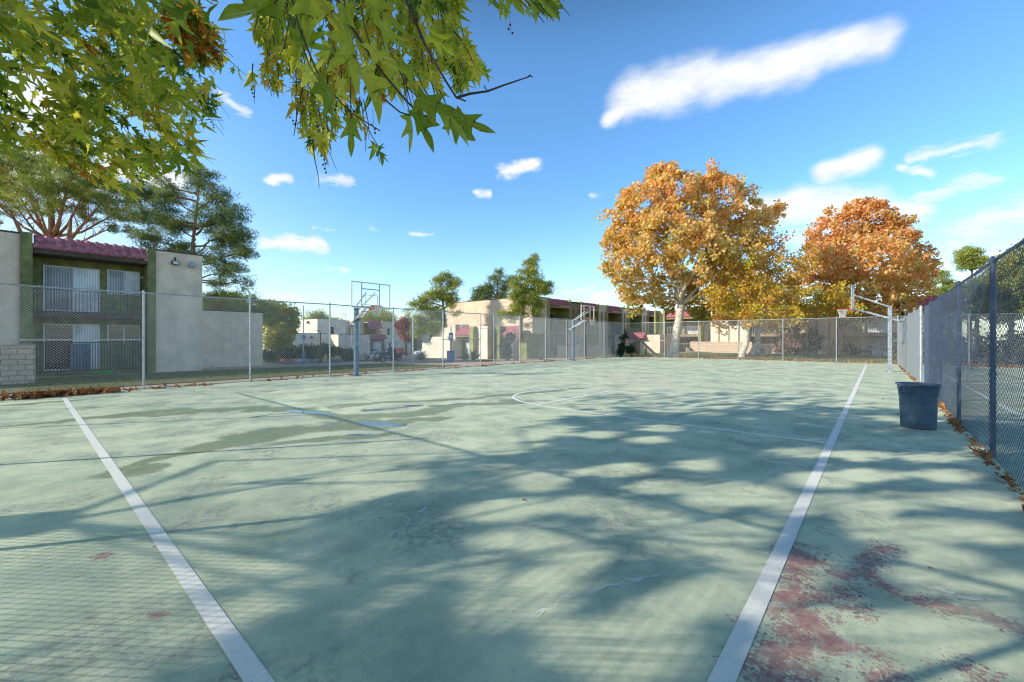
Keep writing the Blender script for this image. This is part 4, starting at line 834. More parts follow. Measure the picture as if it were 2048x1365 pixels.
Rr = [(.15,.12),(.14,.10),(.16,.10),.055,.055,.095,.075,.055,.045,.034,.03,.055,.045,.034,.03,.085,.065,.045,.04,.085,.065,.045,.04]
skin_mesh('body', J, Eg, Rr, 0, M['skin'], per)
# fingers, each its own short chain closed around the wheel
for s in (-1,1):
    for k in range(5):
        yy = s*(.055-.0)+(k-2)*.018*s; z0_ = .33-.0; ln_ = (.05,.055,.06,.055,.045)[k]
        skin_mesh('finger', [(.455,yy,z0_),(.455+ln_*.6,yy,z0_+.012),(.46+ln_*.7,yy,z0_-.02)], [(0,1),(1,2)], [.010,.009,.008], 0, M['skin'], per, 1)
skin_mesh('jacket', [J[i] for i in (0,1,2,3,7,8,9,11,12,13)], [(0,1),(1,2),(2,3),(2,4),(4,5),(5,6),(2,7),(7,8),(8,9)], [(.165,.135),(.16,.12),(.18,.12),.07,.08,.062,.048,.08,.062,.048], 0, M['navy'], per)
skin_mesh('trousers', [J[i] for i in (0,15,16,17,19,20,21)], [(0,1),(1,2),(2,3),(0,4),(4,5),(5,6)], [(.16,.13),.10,.08,.065,.10,.08,.065], 0, M['jean'], per)
b = MB(); b.lathe([(.001,.13),(.06,.115),(.10,.07),(.112,.01),(.11,.0)], (.08,0,.80), 16); b.add([(.15,-.08,.805),(.27,-.05,.795),(.27,.05,.795),(.15,.08,.805)],[(0,1,2,3)]); b.build('cap', M['blk'], per, local=True)
b = MB(); b.lathe([(.001,-.02),(.014,-.01),(.001,.02)], (.185,0,.745), 8)
for s in (-1,1): b.lathe([(.001,-.03),(.014,0),(.001,.03)], (.09,s*.10,.76), 8)
b.build('nose_and_ears', M['skin'], per, local=True); b = MB(); 
for s in (-1,1): b.lathe([(.001,-.01),(.012,0),(.001,.01)], (.172,s*.033,.775), 8)
b.box(.172,.180,-.022,.022,.700,.706); b.build('eyes_and_mouth', M['blk'], per, local=True)
per.rotation_euler = (0,0,rzc)
# ================================================================ STREET FURNITURE BEYOND THE FENCE
def gp(px, d, dz=-.02): q = P(px, d); return (q.x, q.y, terr(q.x, q.y)+dz)
bt_ = gp(902, 37.5); bs_ = thing('dog_waste_station', 'grey-blue bag dispenser and bin on a post beyond the fence, before the cream building', 'bin', bt_)
b = MB(); b.box(-.04,.04,.0,.08,0,3.1); b.build('post', M['iron'], bs_, local=True); b = MB(); b.box(-.32,.32,-.34,-.01,0,.95); b.build('bin', M['signb'], bs_, bevel=.03, local=True); b = MB(); b.box(-.34,.34,-.36,.0,.955,1.0); b.build('lid', M['iron'], bs_, bevel=.02, local=True); b = MB(); b.box(-.2,.2,-.06,-.005,1.9,2.6); b.build('dispenser', M['signb'], bs_, local=True); b = MB(); b.box(-.12,.12,-.068,-.062,2.1,2.4); b.build('notice', M['signw'], bs_, local=True); bs_.rotation_euler = (0,0,YAW)
q = gp(826, 29.5, -.0); lp = thing('steel_post', 'tall bare galvanised post just outside the left fence, right of the golf cart', 'post', q); b = MB(); b.tube([(0,0,0),(0,0,3.25-q[2])], .06, 12); b.lathe([(.066,3.2-q[2]),(.04,3.26-q[2]),(.001,3.27-q[2])], (0,0,0), 12); b.build('post', M['galv'], lp, local=True)
q = gp(607, 33, 0); sg = thing('notice_sign', 'tall thin pole carrying a small pale blue and white notice, over the hedge', 'sign', q); b = MB(); b.tube([(0,0,0),(0,0,4.6)], .035, 8); b.build('pole', M['galv'], sg, local=True)
b = MB(); b.box(-.22,.22,-.05,-.038,1.85,2.35); b.build('sign_plate', M['signw'], sg, local=True); b = MB(); b.box(-.05,.16,-.056,-.051,1.95,2.28); b.build('symbol_panel', M['signb'], sg, local=True); b = MB(); b.tube([(0,0,.0),(0,0,1.0)], .12, 10); b.build('bollard', M['signb'], sg, local=True); sg.rotation_euler = (0,0,YAW)
q = gp(641, 36, 0); pl_ = thing('lamp_post', 'slim dark post with a short bent top, left of the yellow hydrant', 'lamp post', q); b = MB(); b.tube([(0,0,0),(0,0,2.6)], .05, 8); b.build('pole', M['iron'], pl_, local=True); b = MB(); b.tube([(0,0,2.5),(-.08,-.05,2.75),(-.3,-.2,2.8)], .035, 6); b.build('arm', M['iron'], pl_, local=True)
b = MB(); b.tube([(0,0,0),(0,0,.35)], .14, 10); b.build('base', M['blk'], pl_, local=True)
q = gp(651, 40, -.02); hy = thing('fire_hydrant', 'yellow fire hydrant before the dark hedge, left of the hoop pole', 'hydrant', q); b = MB(); b.lathe([(.16,0),(.16,.06),(.11,.08),(.11,.50),(.15,.52),(.15,.57),(.11,.62),(.06,.70),(.03,.78),(.001,.79)], (0,0,0), 16); b.build('body', M['yel'], hy, smooth=False, local=True)
for s in (-1,1): b = MB(); b.tube([(s*.09,0,.40),(s*.20,0,.40)], .06, 10); b.build('outlet', M['yel'], hy, local=True)
a = gp(555, 42, 0); c_ = gp(640, 40, 0); kb = thing('painted_kerb', 'low kerb painted red and blue along the path beyond the grass', 'kerb', a)
A0 = Vector(a); A1 = Vector(c_); md_ = A0.lerp(A1, .4)
b = MB(); b.bar(A0+Vector((0,0,.12)), md_+Vector((0,0,.12)), .3, .26); b.build('red_section', mat('kerb_red', (.25,.05,.05), .8, .3), kb); b = MB(); b.bar(md_+Vector((0,0,.12)), A1+Vector((0,0,.12)), .3, .26); b.build('blue_section', mat('kerb_blue', (.12,.14,.30), .8, .3), kb)
q = Gp(1262, 716); lt = thing('leaning_pole', 'thin black pole leaning diagonally on an upright prop, behind the far fence', 'pole', (q.x, 38.6, -.03))
P0 = Q(1316, 713, 40); P1 = Q(1258, 660, 41); P2 = Q(1292, 690, 40.4); b = MB(); b.tube([P0, P0.lerp(P1,.5)+Vector((0,0,.03)), P1], [.06,.075,.03], 8); b.build('pole', M['barkd'], lt); b = MB(); b.tube([P2, Vector((P2.x,P2.y,-.05))], [.05,.08], 8); b.build('prop', M['barkd'], lt)
P3 = Q(1271, 702, 39.5); P4 = Q(1282, 716, 39.2); b = MB(); b.tube([P3, P4], .05, 6); b.build('stake', M['barkd'], lt)
# ================================================================ TREES
def wob(p, q, n=4, a=.08):
    p = Vector(p); q = Vector(q); L = (q-p).length; out = [p]
    for i in range(1, n): out.append(p.lerp(q, i/n)+Vector((random.gauss(0,1),random.gauss(0,1),random.gauss(0,.6)))*L*a*.5)
    return out+[q]
def lobes_px(lst, d):
    """crown lobes measured in the photograph: (px, py, r px, depth offset m)"""
    out = []
    for l in lst:
        dd = d+(l[3] if len(l) > 3 else 0); out.append((Q(l[0], l[1], dd), l[2]*dd/FPX))
    return out
def crown(name, root, lobes, nclump, cr, nleaf, size, m, tv=STAR_V, tf=STAR_F, tintf=None, flat=1.0, shell=.45, droop=0.0, warp=.4, wid=None, up=0.0, gapscale=0):
    vol = np.array([l[1]**2 for l in lobes]); cnt = rng.multinomial(nclump, vol/vol.sum()); Ps = []; Ts = []; Ns = []; S = []; TI = []
    for (c, r), k in zip(lobes, cnt):
        d = rdir(k); rad = r*(shell+(1-shell)*rng.random(k)**.6); cc = np.array(c)+d*rad[:, None]*np.array([1,1,.92])
        for q, dd in zip(cc, d):
            if q[2] < -1.2: continue
            cr_ = cr*rng.uniform(.6, 1.35); n = int(nleaf*rng.uniform(.6, 1.4)); o = rdir(n)*(rng.random(n)**.45)[:, None]*cr_*np.array([1,1,flat])
            p = q+o; p[:, 2] -= droop*rng.random(n)*cr_*1.2
            t = rdir(n)*.8+o/cr_*.7; t[:, 2] += up-droop*1.6; nn = rdir(n)*.8+o/cr_*.5+np.array([0,0,.35])
            base = rng.normal(0, .10); Ps.append(p); Ts.append(t); Ns.append(nn); S.append(size*rng.uniform(.65, 1.3, n))
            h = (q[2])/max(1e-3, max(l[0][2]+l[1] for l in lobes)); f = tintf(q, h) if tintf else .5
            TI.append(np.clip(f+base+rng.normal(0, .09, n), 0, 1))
    if not Ps: return None
    Ps = np.concatenate(Ps); Ts = np.concatenate(Ts); Ns = np.concatenate(Ns); S = np.concatenate(S); TI = np.concatenate(TI)
    return scatter(name, tv, tf, Ps, Ts, Ns, S, m, root, TI, warp, wid)
def limbs(root, base, fork, lobes, r0, r1, m, flare=1.0, extra=2, name='limb', lean=None, tn='trunk', mid=None, leader=False):
    b = MB(); base = Vector(base); fork = Vector(fork); pts = [base+Vector((0,0,-.1)), base+Vector((0,0,.15)), base.lerp(fork,.12)]
    if mid: pts += [Vector(p) for p in mid]
    else: pts += [base.lerp(fork,.5)+Vector((random.gauss(0,.1),random.gauss(0,.1),0))]
    pts.append(fork); n = len(pts); rs = [r0*flare*1.15, r0*flare*.85, r0*1.02]+[r0+(r1-r0)*(i+1)/(n-3) for i in range(n-3)]
    top = None
    if leader:
        top = max((Vector(c)+Vector((0,0,r*.4)) for c, r in lobes), key=lambda v: v.z); kk = [fork.lerp(top,.33)+Vector((random.gauss(0,.12),random.gauss(0,.12),0)), fork.lerp(top,.68)+Vector((random.gauss(0,.12),random.gauss(0,.12),0)), top]
        pts += kk; rs += [r1*.72, r1*.42, r1*.08]
    b.tube(pts, rs, 14)
    if flare > 1.3:
        for k in range(6): a = k*1.05+.4; b.tube([base+Vector((math.cos(a)*r0*.5,math.sin(a)*r0*.5,.75)), base+Vector((math.cos(a)*r0*1.25,math.sin(a)*r0*1.25,.22)), base+Vector((math.cos(a)*r0*2.3,math.sin(a)*r0*2.3,-.05))], [r0*.45,r0*.42,r0*.18], 8)
    b.build(tn, m, root, smooth=True)
    for c, r in lobes:
        b = MB(); e = Vector(c); rr = r1*random.uniform(.42,.6); st_ = fork if top is None else fork.lerp(top, min(.9, max(0.0, (e.z-r*.9-fork.z)/max(.5, top.z-fork.z)))); w_ = wob(st_, e, 5, .10); b.tube(w_, [rr*(1-.75*i/5) for i in range(6)], 7)
        for _ in range(extra):
            s = w_[random.choice([2,3,4])]; d = Vector(rdir(1)[0]); d.z = abs(d.z)*.6; e2 = e+d*r*.75; w2 = wob(s, e2, 3, .1); b.tube(w2, [rr*.38,rr*.28,rr*.2,rr*.06], 5)
        b.build(name, m, root, smooth=True)
def tree(name, label, cat, base, group=None): return thing(name, label, cat, tuple(base), group=group)
# ---- autumn sycamores beyond the far fence
L1 = [(1300,410,62,0),(1270,475,50,1),(1345,385,48,-1),(1385,440,60,0),(1440,395,52,0),(1475,430,45,1),(1425,375,30,1),(1335,475,66,-2),(1400,510,70,-2),(1255,525,45,0),(1285,572,46,2),(1345,580,50,3),(1410,585,50,2),(1470,510,60,0),(1505,465,42,2),(1540,435,22,3),(1465,580,45,2),(1265,612,26,3),(1400,625,24,4),(1320,350,24,0),(1240,470,28,1),(1225,505,22,0),(1312,348,16,0),(1345,340,18,-1),(1392,362,14,0),(1420,345,16,0),(1447,352,14,0),(1215,480,12,0),(1222,430,16,0),(1210,530,10,0),(1232,560,14,0),(1500,385,14,0),(1485,375,12,1),(1555,415,12,2),(1258,405,18,0)]
b0 = P(1346, 40.0, -.1); T1 = tree('sycamore_tree', 'tallest autumn sycamore with a broad golden-orange crown and flared white trunk behind the far fence', 'tree', b0, 'autumn trees behind the far fence')
lb = lobes_px(L1, 40); fk = Q(1362, 610, 40.3)
limbs(T1, b0, fk, [lb[i] for i in (0,2,4,7,8,10,12,13,14,1)], .42, .32, M['barks'], 1.75, 4, mid=[Q(1352,670,40), Q(1359,635,40.2)])
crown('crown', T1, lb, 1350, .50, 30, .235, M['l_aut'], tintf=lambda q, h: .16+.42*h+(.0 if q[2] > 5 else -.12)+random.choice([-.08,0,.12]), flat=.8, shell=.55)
L2 = [(1440,500,45,0),(1480,540,50,-1),(1530,480,38,1),(1560,530,45,0),(1590,580,45,-1),(1530,590,50,-2),(1470,595,40,-1),(1620,600,40,0),(1660,590,35,0),(1430,590,30,-2),(1575,625,30,-3),(1500,625,25,-3),(1600,510,30,1),(1700,610,26,-1)]
b0 = P(1484, 37.8, -.05); T2 = tree('honey_locust_tree', 'middle tree with drooping yellow-green feathery leaves and a crooked pale trunk behind the far fence', 'tree', b0, 'autumn trees behind the far fence')
lb = lobes_px(L2, 38.5); fk = Q(1483, 640, 38)
limbs(T2, b0, fk, [lb[i] for i in (0,1,3,4,5,6,8)], .26, .16, M['barks'], 1.3, 3, mid=[Q(1492,690,37.8), Q(1494,664,37.9), Q(1484,650,38)])
crown('crown', T2, lb, 470, .60, 40, .18, M['l_yel'], QUAD_V, QUAD_F, tintf=lambda q, h: .42+.33*h+(.2 if random.random() < .35 else -.05), flat=.7, shell=.2, droop=.55)
L3 = [(1660,470,35,0),(1700,450,35,1),(1740,440,38,0),(1790,470,40,0),(1830,520,36,1),(1690,520,55,-2),(1750,520,60,-3),(1800,560,50,-1),(1650,540,45,0),(1700,585,45,-2),(1760,600,45,-2),(1840,560,28,1),(1640,500,30,1),(1720,415,20,1),(1780,445,22,0),(1690,620,30,-1),(1850,530,18,1),(1800,600,30,0),(1648,440,10,0),(1660,425,9,0),(1700,418,10,0),(1745,408,10,0),(1820,470,12,0),(1862,550,9,0),(1625,470,10,0),(1805,455,10,0)]
b0 = P(1666, 47, -.1); T3 = tree('sycamore_tree', 'rounded orange-red autumn tree behind the right hoop', 'tree', b0, 'autumn trees behind the far fence')
lb = lobes_px(L3, 47); fk = Q(1690, 640, 47)
limbs(T3, b0, fk, [lb[i] for i in (0,1,3,4,5,6,7,10)], .42, .3, M['bark'], 1.3, 3)
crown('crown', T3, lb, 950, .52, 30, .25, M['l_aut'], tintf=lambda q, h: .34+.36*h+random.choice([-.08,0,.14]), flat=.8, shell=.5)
b0 = P(1510, 47, -.15); T4 = tree('sycamore_tree', 'second white-trunked sycamore set back behind the yellow-green tree, in front of the pale railings', 'tree', b0, 'autumn trees behind the far fence')
lb = lobes_px([(1520,600,40,2),(1560,580,40,2),(1500,570,40,2),(1545,640,22,0),(1450,640,22,0),(1490,640,24,0),(1600,640,18,3)], 47.5); limbs(T4, b0, Q(1515,655,47), lb[:5], .36, .22, M['barks'], 1.6, 2)
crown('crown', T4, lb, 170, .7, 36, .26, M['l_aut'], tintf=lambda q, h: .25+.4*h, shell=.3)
# shrubs and shaded masses behind the far fence
def shrub(name, label, cat, base, lobes, ncl, cr, nl, size, m, tf_=lambda q, h: .4, tv=STAR_V, tfc=STAR_F, group=None, **k):
    t_ = tree(name, label, cat, base, group)
    b = MB(); bb = Vector(base)
    for c, r in lobes[:4]: b.tube(wob(bb+Vector((random.gauss(0,.1),random.gauss(0,.1),-.05)), c, 3, .1), [.06,.05,.035,.02], 5)
    b.build('stem', M['barkd'], t_); crown('foliage', t_, lobes, ncl, cr, nl, size, m, tv, tfc, tf_, **k); return t_
def L_(lst, d): return lobes_px(lst, d)
shrub('oleander_bush', 'pinkish flowering shrub with sunlit blooms behind the far fence, right of the white-trunked trees', 'shrub', P(1580,52,-.2), L_([(1578,668,20),(1590,690,18),(1570,695,14)],52), 60, .5, 36, .22, M['l_pink'], lambda q, h: .25+.5*random.random())
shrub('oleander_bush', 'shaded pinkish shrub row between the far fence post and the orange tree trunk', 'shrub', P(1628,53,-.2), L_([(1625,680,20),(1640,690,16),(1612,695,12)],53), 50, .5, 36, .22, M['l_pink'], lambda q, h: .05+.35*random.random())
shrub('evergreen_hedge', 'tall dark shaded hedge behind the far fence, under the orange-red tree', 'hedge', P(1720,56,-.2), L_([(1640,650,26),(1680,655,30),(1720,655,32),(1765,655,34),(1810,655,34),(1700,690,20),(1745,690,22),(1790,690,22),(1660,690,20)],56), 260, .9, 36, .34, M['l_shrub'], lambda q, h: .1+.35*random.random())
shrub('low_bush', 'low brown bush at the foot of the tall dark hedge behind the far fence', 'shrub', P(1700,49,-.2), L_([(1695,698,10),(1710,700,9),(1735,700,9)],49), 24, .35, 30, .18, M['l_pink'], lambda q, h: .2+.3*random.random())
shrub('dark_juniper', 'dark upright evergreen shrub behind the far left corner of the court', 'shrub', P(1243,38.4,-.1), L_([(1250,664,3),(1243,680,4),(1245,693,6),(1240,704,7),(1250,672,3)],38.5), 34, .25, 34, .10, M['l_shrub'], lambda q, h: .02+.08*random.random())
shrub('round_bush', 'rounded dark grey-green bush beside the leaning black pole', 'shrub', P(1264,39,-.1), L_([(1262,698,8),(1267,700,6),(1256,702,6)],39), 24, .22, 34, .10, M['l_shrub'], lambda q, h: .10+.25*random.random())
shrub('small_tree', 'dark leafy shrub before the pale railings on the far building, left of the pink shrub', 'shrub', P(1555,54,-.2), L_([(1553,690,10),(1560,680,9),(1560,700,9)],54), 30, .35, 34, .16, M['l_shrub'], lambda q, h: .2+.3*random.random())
# ---- pines
def pine(label, base, fork, lst, d, ncl, r0, m='l_pine', cr=.65, nl=46, size=.26, tf_=None, bark='bark', mid=None, grp='conifers around the apartment buildings', name='pine_tree', nlimb=8, flat=.55, shell=.1):
    t_ = tree(name, label, 'tree', base, grp); lb = lobes_px(lst, d); sel = lb[:nlimb]
    limbs(t_, base, fork, sel, r0, r0*.62, M[bark], 1.15, 2, mid=mid, leader=True)
    crown('crown', t_, lb, ncl, cr, nl, size, M[m], NEED_V, NEED_F, tf_ or (lambda q, h: .28+.4*random.random()), flat=flat, shell=shell, up=.35, warp=0, wid=rng.uniform(.10,.24,10**6)[:1] if False else None); return t_
NEED_V[:] = [(-.11,0,0),(.11,0,0),(0,1,0)]
pine('tall open pine with a forked trunk rising behind the tan left building', P(385,31,-.4), Q(386,560,31), [(395,370,26),(430,395,30),(460,430,32),(420,440,34),(480,470,26),(340,400,30),(310,430,32),(350,450,34),(300,480,28),(455,480,34),(490,505,22),(430,520,32),(465,545,28),(490,570,18),(440,570,20),(360,500,30),(290,385,22),(330,370,20),(400,340,14),(420,350,14),(270,430,20)], 31, 700, .26, cr=.5, nl=95, size=.18, mid=[Q(384,640,31)], nlimb=21)
pine('leafy yellow-green pine with a reddish leaning trunk above the cream utility building', P(889,52,-.6), Q(890,640,52), [(905,570,16),(880,560,14),(895,590,18),(870,590,18),(845,600,16),(850,620,18),(825,610,12),(870,630,20),(905,605,14),(838,640,16),(860,655,18),(835,665,14),(880,655,16),(815,625,8),(912,625,8),(895,552,9)], 52, 420, .30, 'l_pineg', .6, 50, .30, nlimb=10)
pine('bushy pine before the sunlit end wall of the long tan building', P(1031,36.5,-.4), Q(1043,640,36.5), [(1060,545,22),(1040,570,20),(1075,570,22),(1062,530,12),(1030,590,18),(1060,595,22),(1090,580,14),(1035,625,18),(1020,635,14),(1070,625,14),(1005,630,8),(1078,612,12),(1052,650,10),(1040,605,20),(1098,572,9),(1068,518,8)], 36.5, 420, .24, 'l_pineg', .42, 54, .22, mid=[Q(1032,690,36.5), Q(1040,665,36.5)], nlimb=10)
pine('shorter pine behind the flat roof, left of the bushy pine', P(985,66,-.8), Q(990,620,66), [(1000,545,10),(995,560,14),(980,580,16),(960,585,14),(1010,575,16),(970,595,14),(1000,595,18),(950,598,9),(1025,560,12)], 66, 240, .3, 'l_pine', .8, 44, .36)
pine('rounded pine top poking above the right fence', P(1940,60,-.4), Q(1938,590,60), [(1928,512,16),(1945,505,14),(1950,525,18),(1930,530,14),(1962,520,9)], 60, 170, .3, 'l_pineg', .7, 46, .34)
pine('low pine crown beside the orange-red tree, left of the right fence', P(1880,64,-.4), Q(1884,610,64), [(1885,555,14),(1900,570,14),(1872,585,14),(1895,590,16),(1878,600,14),(1910,575,9)], 64, 150, .3, 'l_pineg', .7, 46, .34)
# umbrella pine with visible fan of branches
b0 = P(98, 33, -.3); U = tree('stone_pine_tree', 'wide umbrella-shaped pine with a fan of bare orange branches above the left building roof', 'tree', b0, 'conifers around the apartment buildings'); fkU = Q(104, 500, 33)
lbU = []
for (px, py, r, do) in [(0,330,45,-2),(40,350,45,1),(90,345,45,2),(140,350,42,-2),(180,370,42,1),(220,390,40,-1),(250,420,34,1),(20,400,40,3),(-40,380,45,0),(-60,430,45,1),(70,395,38,-3),(130,400,36,3),(190,425,30,2),(240,450,22,-1),(-90,460,30,0),(30,300,35,0),(100,305,30,0),(150,320,26,0)]: lbU.append((Q(px,py,33+do), r*33/FPX))
b = MB(); b.tube([b0, b0.lerp(fkU,.5), fkU, Q(103,420,33), Q(106,350,33)], [.34,.30,.26,.15,.05], 12); b.build('trunk', M['bark'], U, smooth=True)
for i, (c, r) in enumerate(lbU):
    b = MB(); st = fkU.lerp(Q(103,440,33), random.random()*.6)+Vector((0,0,-random.random()*.6)); w_ = [st, st.lerp(c,.4)+Vector((0,0,-.5)), st.lerp(c,.75)+Vector((0,0,-.15)), Vector(c)]; b.tube(w_, [.13,.085,.05,.015], 6)
    for _ in range(16):
        s = w_[1].lerp(w_[2], random.random()) if random.random() < .5 else w_[2].lerp(w_[3], random.random()); d = Vector(rdir(1)[0]); d.z = abs(d.z)*.5; b.tube([s, s+(d*.45+Vector((0,0,.25)))*r, s+d*r+Vector((0,0,.5))*r], [.03,.02,.008], 4)
    b.build('limb', M['bark'], U, smooth=True)
crown('crown', U, lbU, 1150, .42, 75, .19, M['l_pineg'], NEED_V, NEED_F, lambda q, h: .18+.35*random.random(), flat=.5, shell=.55, up=.7, warp=0)
for s_, k_ in ((Q(135,500,32), Q(143,430,32)), (Q(60,505,34), Q(20,420,34))):
    b = MB(); b.tube([Vector((s_.x,s_.y,-.3)), s_, s_.lerp(k_,.6), k_], [.2,.16,.12,.05], 8); b.build('stem', M['bark'], U, smooth=True)
# other trees left and centre
def rtree(name, label, px, d, lst, m, ncl, cr, size, tf_, bark='barkd', r0=.2, grp='background trees', tv=STAR_V, tfc=STAR_F, nl=36, fkpy=None, **k):
    b0 = P(px, d); b0.z = terr(b0.x, b0.y); t_ = tree(name, label, 'tree', b0, grp); lb = lobes_px(lst, d); fy = fkpy or sum(l[1] for l in lst)/len(lst)+18
    limbs(t_, b0, Q(px, fy, d), lb[:6], r0, r0*.6, M[bark], 1.1, 2); crown('crown', t_, lb, ncl, cr, nl, size, m, tv, tfc, tf_, **k); return t_
rtree('umbrella_tree', 'dense dark green domed tree behind the low annex', 470, 40, [(430,610,26),(460,608,26),(500,612,26),(530,625,24),(415,625,24),(545,640,16),(480,630,26),(445,590,8)], M['l_pineg'], 420, .55, .26, lambda q, h: .15+.35*random.random(), tv=NEED_V, tfc=NEED_F, nl=60, shell=.6, up=.5, flat=.5)
rtree('mixed_tree', 'olive and brown leafy tree just right of the low annex', 560, 46, [(560,630,18),(572,650,20),(550,655,18),(565,675,16),(545,685,12),(580,630,12),(550,620,14)], M['l_yel'], 190, .55, .24, lambda q, h: .02+.35*random.random())
rtree('autumn_tree', 'small orange tree glowing behind the first distant hut', 590, 96, [(590,648,9),(584,655,8)], M['l_aut'], 50, .9, .5, lambda q, h: .5)
rtree('round_tree', 'round green tree behind the distant cream block', 632, 110, [(625,640,16),(640,634,12),(612,646,10),(655,645,10),(668,650,14)], M['l_pineg'], 130, 1.2, .5, lambda q, h: .2+.4*random.random(), tv=NEED_V, tfc=NEED_F, nl=50)
rtree('dome_tree', 'wide yellow-green tree dome behind the left hoop', 762, 112, [(735,640,16),(755,632,18),(775,634,16),(745,645,14),(770,645,12),(722,648,10)], M['l_pineg'], 200, 1.2, .55, lambda q, h: .35+.4*random.random(), tv=NEED_V, tfc=NEED_F, nl=50)
rtree('bare_tree', 'leafless twiggy tree behind the distant block, left of the hoop pole', 690, 108, [(680,642,14),(700,635,14),(712,648,10),(668,650,8)], M['l_pink'], 4, .5, .2, lambda q, h: .2, nl=8)
rtree('red_tree', 'small red-leaved tree in front of the shaded distant block', 812, 62, [(812,645,9),(808,660,10),(815,672,9),(800,650,6)], M['l_red'], 60, .5, .26, lambda q, h: .3+.5*random.random())
rtree('orange_tree', 'small bright orange tree behind the flat roof of the cream utility building', 920, 70, [(918,645,7),(925,640,6),(908,650,6)], M['l_aut'], 40, .6, .3, lambda q, h: .75)
rtree('bare_tree', 'thin leafless tree behind the cream utility building, left of the long building', 925, 78, [(920,628,12),(935,622,12),(912,632,8)], M['l_pink'], 3, .5, .2, lambda q, h: .2, nl=8)
# trees beyond the neighbouring court (seen through the right fence)
rtree('willow_tree', 'yellow-green drooping tree behind the right fence', 2020, 52, [(1985,570,30),(2020,540,36),(2060,520,40),(2000,610,30),(2040,600,34),(2090,580,40)], M['l_yel'], 420, .8, .28, lambda q, h: .0+.35*random.random(), r0=.3, tv=QUAD_V, tfc=QUAD_F, droop=.6, nl=40)
rtree('willow_tree', 'green leafy tree behind the right fence, between the two pines', 1955, 58, [(1950,590,24),(1925,600,18),(1965,575,18),(1940,620,20)], M['l_pineg'], 200, .8, .3, lambda q, h: .1+.4*random.random(), r0=.3)
rtree('leafy_tree', 'dark green tree at the right edge behind the fence mesh', 2150, 45, [(2110,560,50),(2160,520,60),(2200,600,60),(2120,620,40)], M['l_yel'], 300, .9, .3, lambda q, h: .0+.25*random.random(), r0=.35)
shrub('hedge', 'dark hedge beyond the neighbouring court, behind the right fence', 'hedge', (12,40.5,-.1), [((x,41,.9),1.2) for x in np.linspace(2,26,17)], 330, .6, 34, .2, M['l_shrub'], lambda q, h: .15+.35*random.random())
# ---- low planting beyond the left fence
def agave(label, px, d, s, grp='spiky agave plants beyond the fence', n=46, name='agave_plant'):
    q = gp(px, d, 0); t_ = thing(name, label, 'plant', q, group=grp); a = rng.uniform(0, 2*math.pi, n); e = rng.uniform(.15, 1.35, n)
    T = np.stack([np.cos(a)*np.cos(e), np.sin(a)*np.cos(e), np.sin(e)], 1); pos = np.array(q)+np.stack([np.cos(a)*.06,np.sin(a)*.06,np.full(n,.02)],1)
    V = [(-.05,0,0),(.05,0,0),(.06,.45,.03),(0,1,0),(-.06,.45,.03)]; scatter('leaves', V, [(0,1,2,4),(4,2,3)], pos, T, np.tile([0,0,1.],(n,1)), s*rng.uniform(.7,1.1,n), M['l_agave'], t_, rng.random(n), .1); return t_
agave('blue-green agave rosette by the path, right of the steel post', 843, 40, 1.2)
agave('tall pale grassy agave clump before the long distant block, left of the hoop pole', 702, 44, 1.5, n=80); agave('small olive spiky plant beside the white car behind the golf cart', 733, 46, .9); agave('reddish spiky plant just left of the hoop pole base', 690, 43, .9, n=60)
agave('yellow-green spiky shrub by the green recess of the cream building', 930, 41.5, 1.0, n=70); agave('pale drooping agave leaves leaning on the cream building', 948, 42, 1.3); agave('small agave against the long tan building corner, right of the pine trunk', 1082, 36, .8)
agave('dark spiky plant at the foot of the annex, left of the painted kerb', 545, 42, 1.1, n=70)
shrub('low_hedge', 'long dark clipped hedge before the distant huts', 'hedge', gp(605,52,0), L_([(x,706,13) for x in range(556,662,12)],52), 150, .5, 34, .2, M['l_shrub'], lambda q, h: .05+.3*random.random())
shrub('round_bush', 'grey-brown rounded bush at the right end of the annex', 'shrub', gp(536,39,0), L_([(535,712,9),(545,714,8)],39), 26, .3, 34, .14, M['l_shrub'], lambda q, h: .5+.3*random.random())
shrub('leafy_bush', 'green bush behind the yellow hydrant', 'shrub', gp(655,46,0), L_([(650,698,9),(662,703,9),(643,706,8)],46), 34, .4, 34, .18, M['l_shrub'], lambda q, h: .3+.4*random.random())
shrub('leafy_bush', 'low bush below the tiled awning of the second hut', 'shrub', gp(680,60,0), L_([(672,703,7),(685,705,7),(697,706,6)],60), 30, .4, 34, .2, M['l_shrub'], lambda q, h: .3+.4*random.random())
shrub('climbing_plant', 'dark climbing plant on the shaded wall between the pine trunk and the building corner', 'plant', gp(1018,38,0), L_([(1012,690,10),(1022,675,9),(1015,705,9)],38), 40, .35, 30, .14, M['l_shrub'], lambda q, h: .3+.3*random.random())
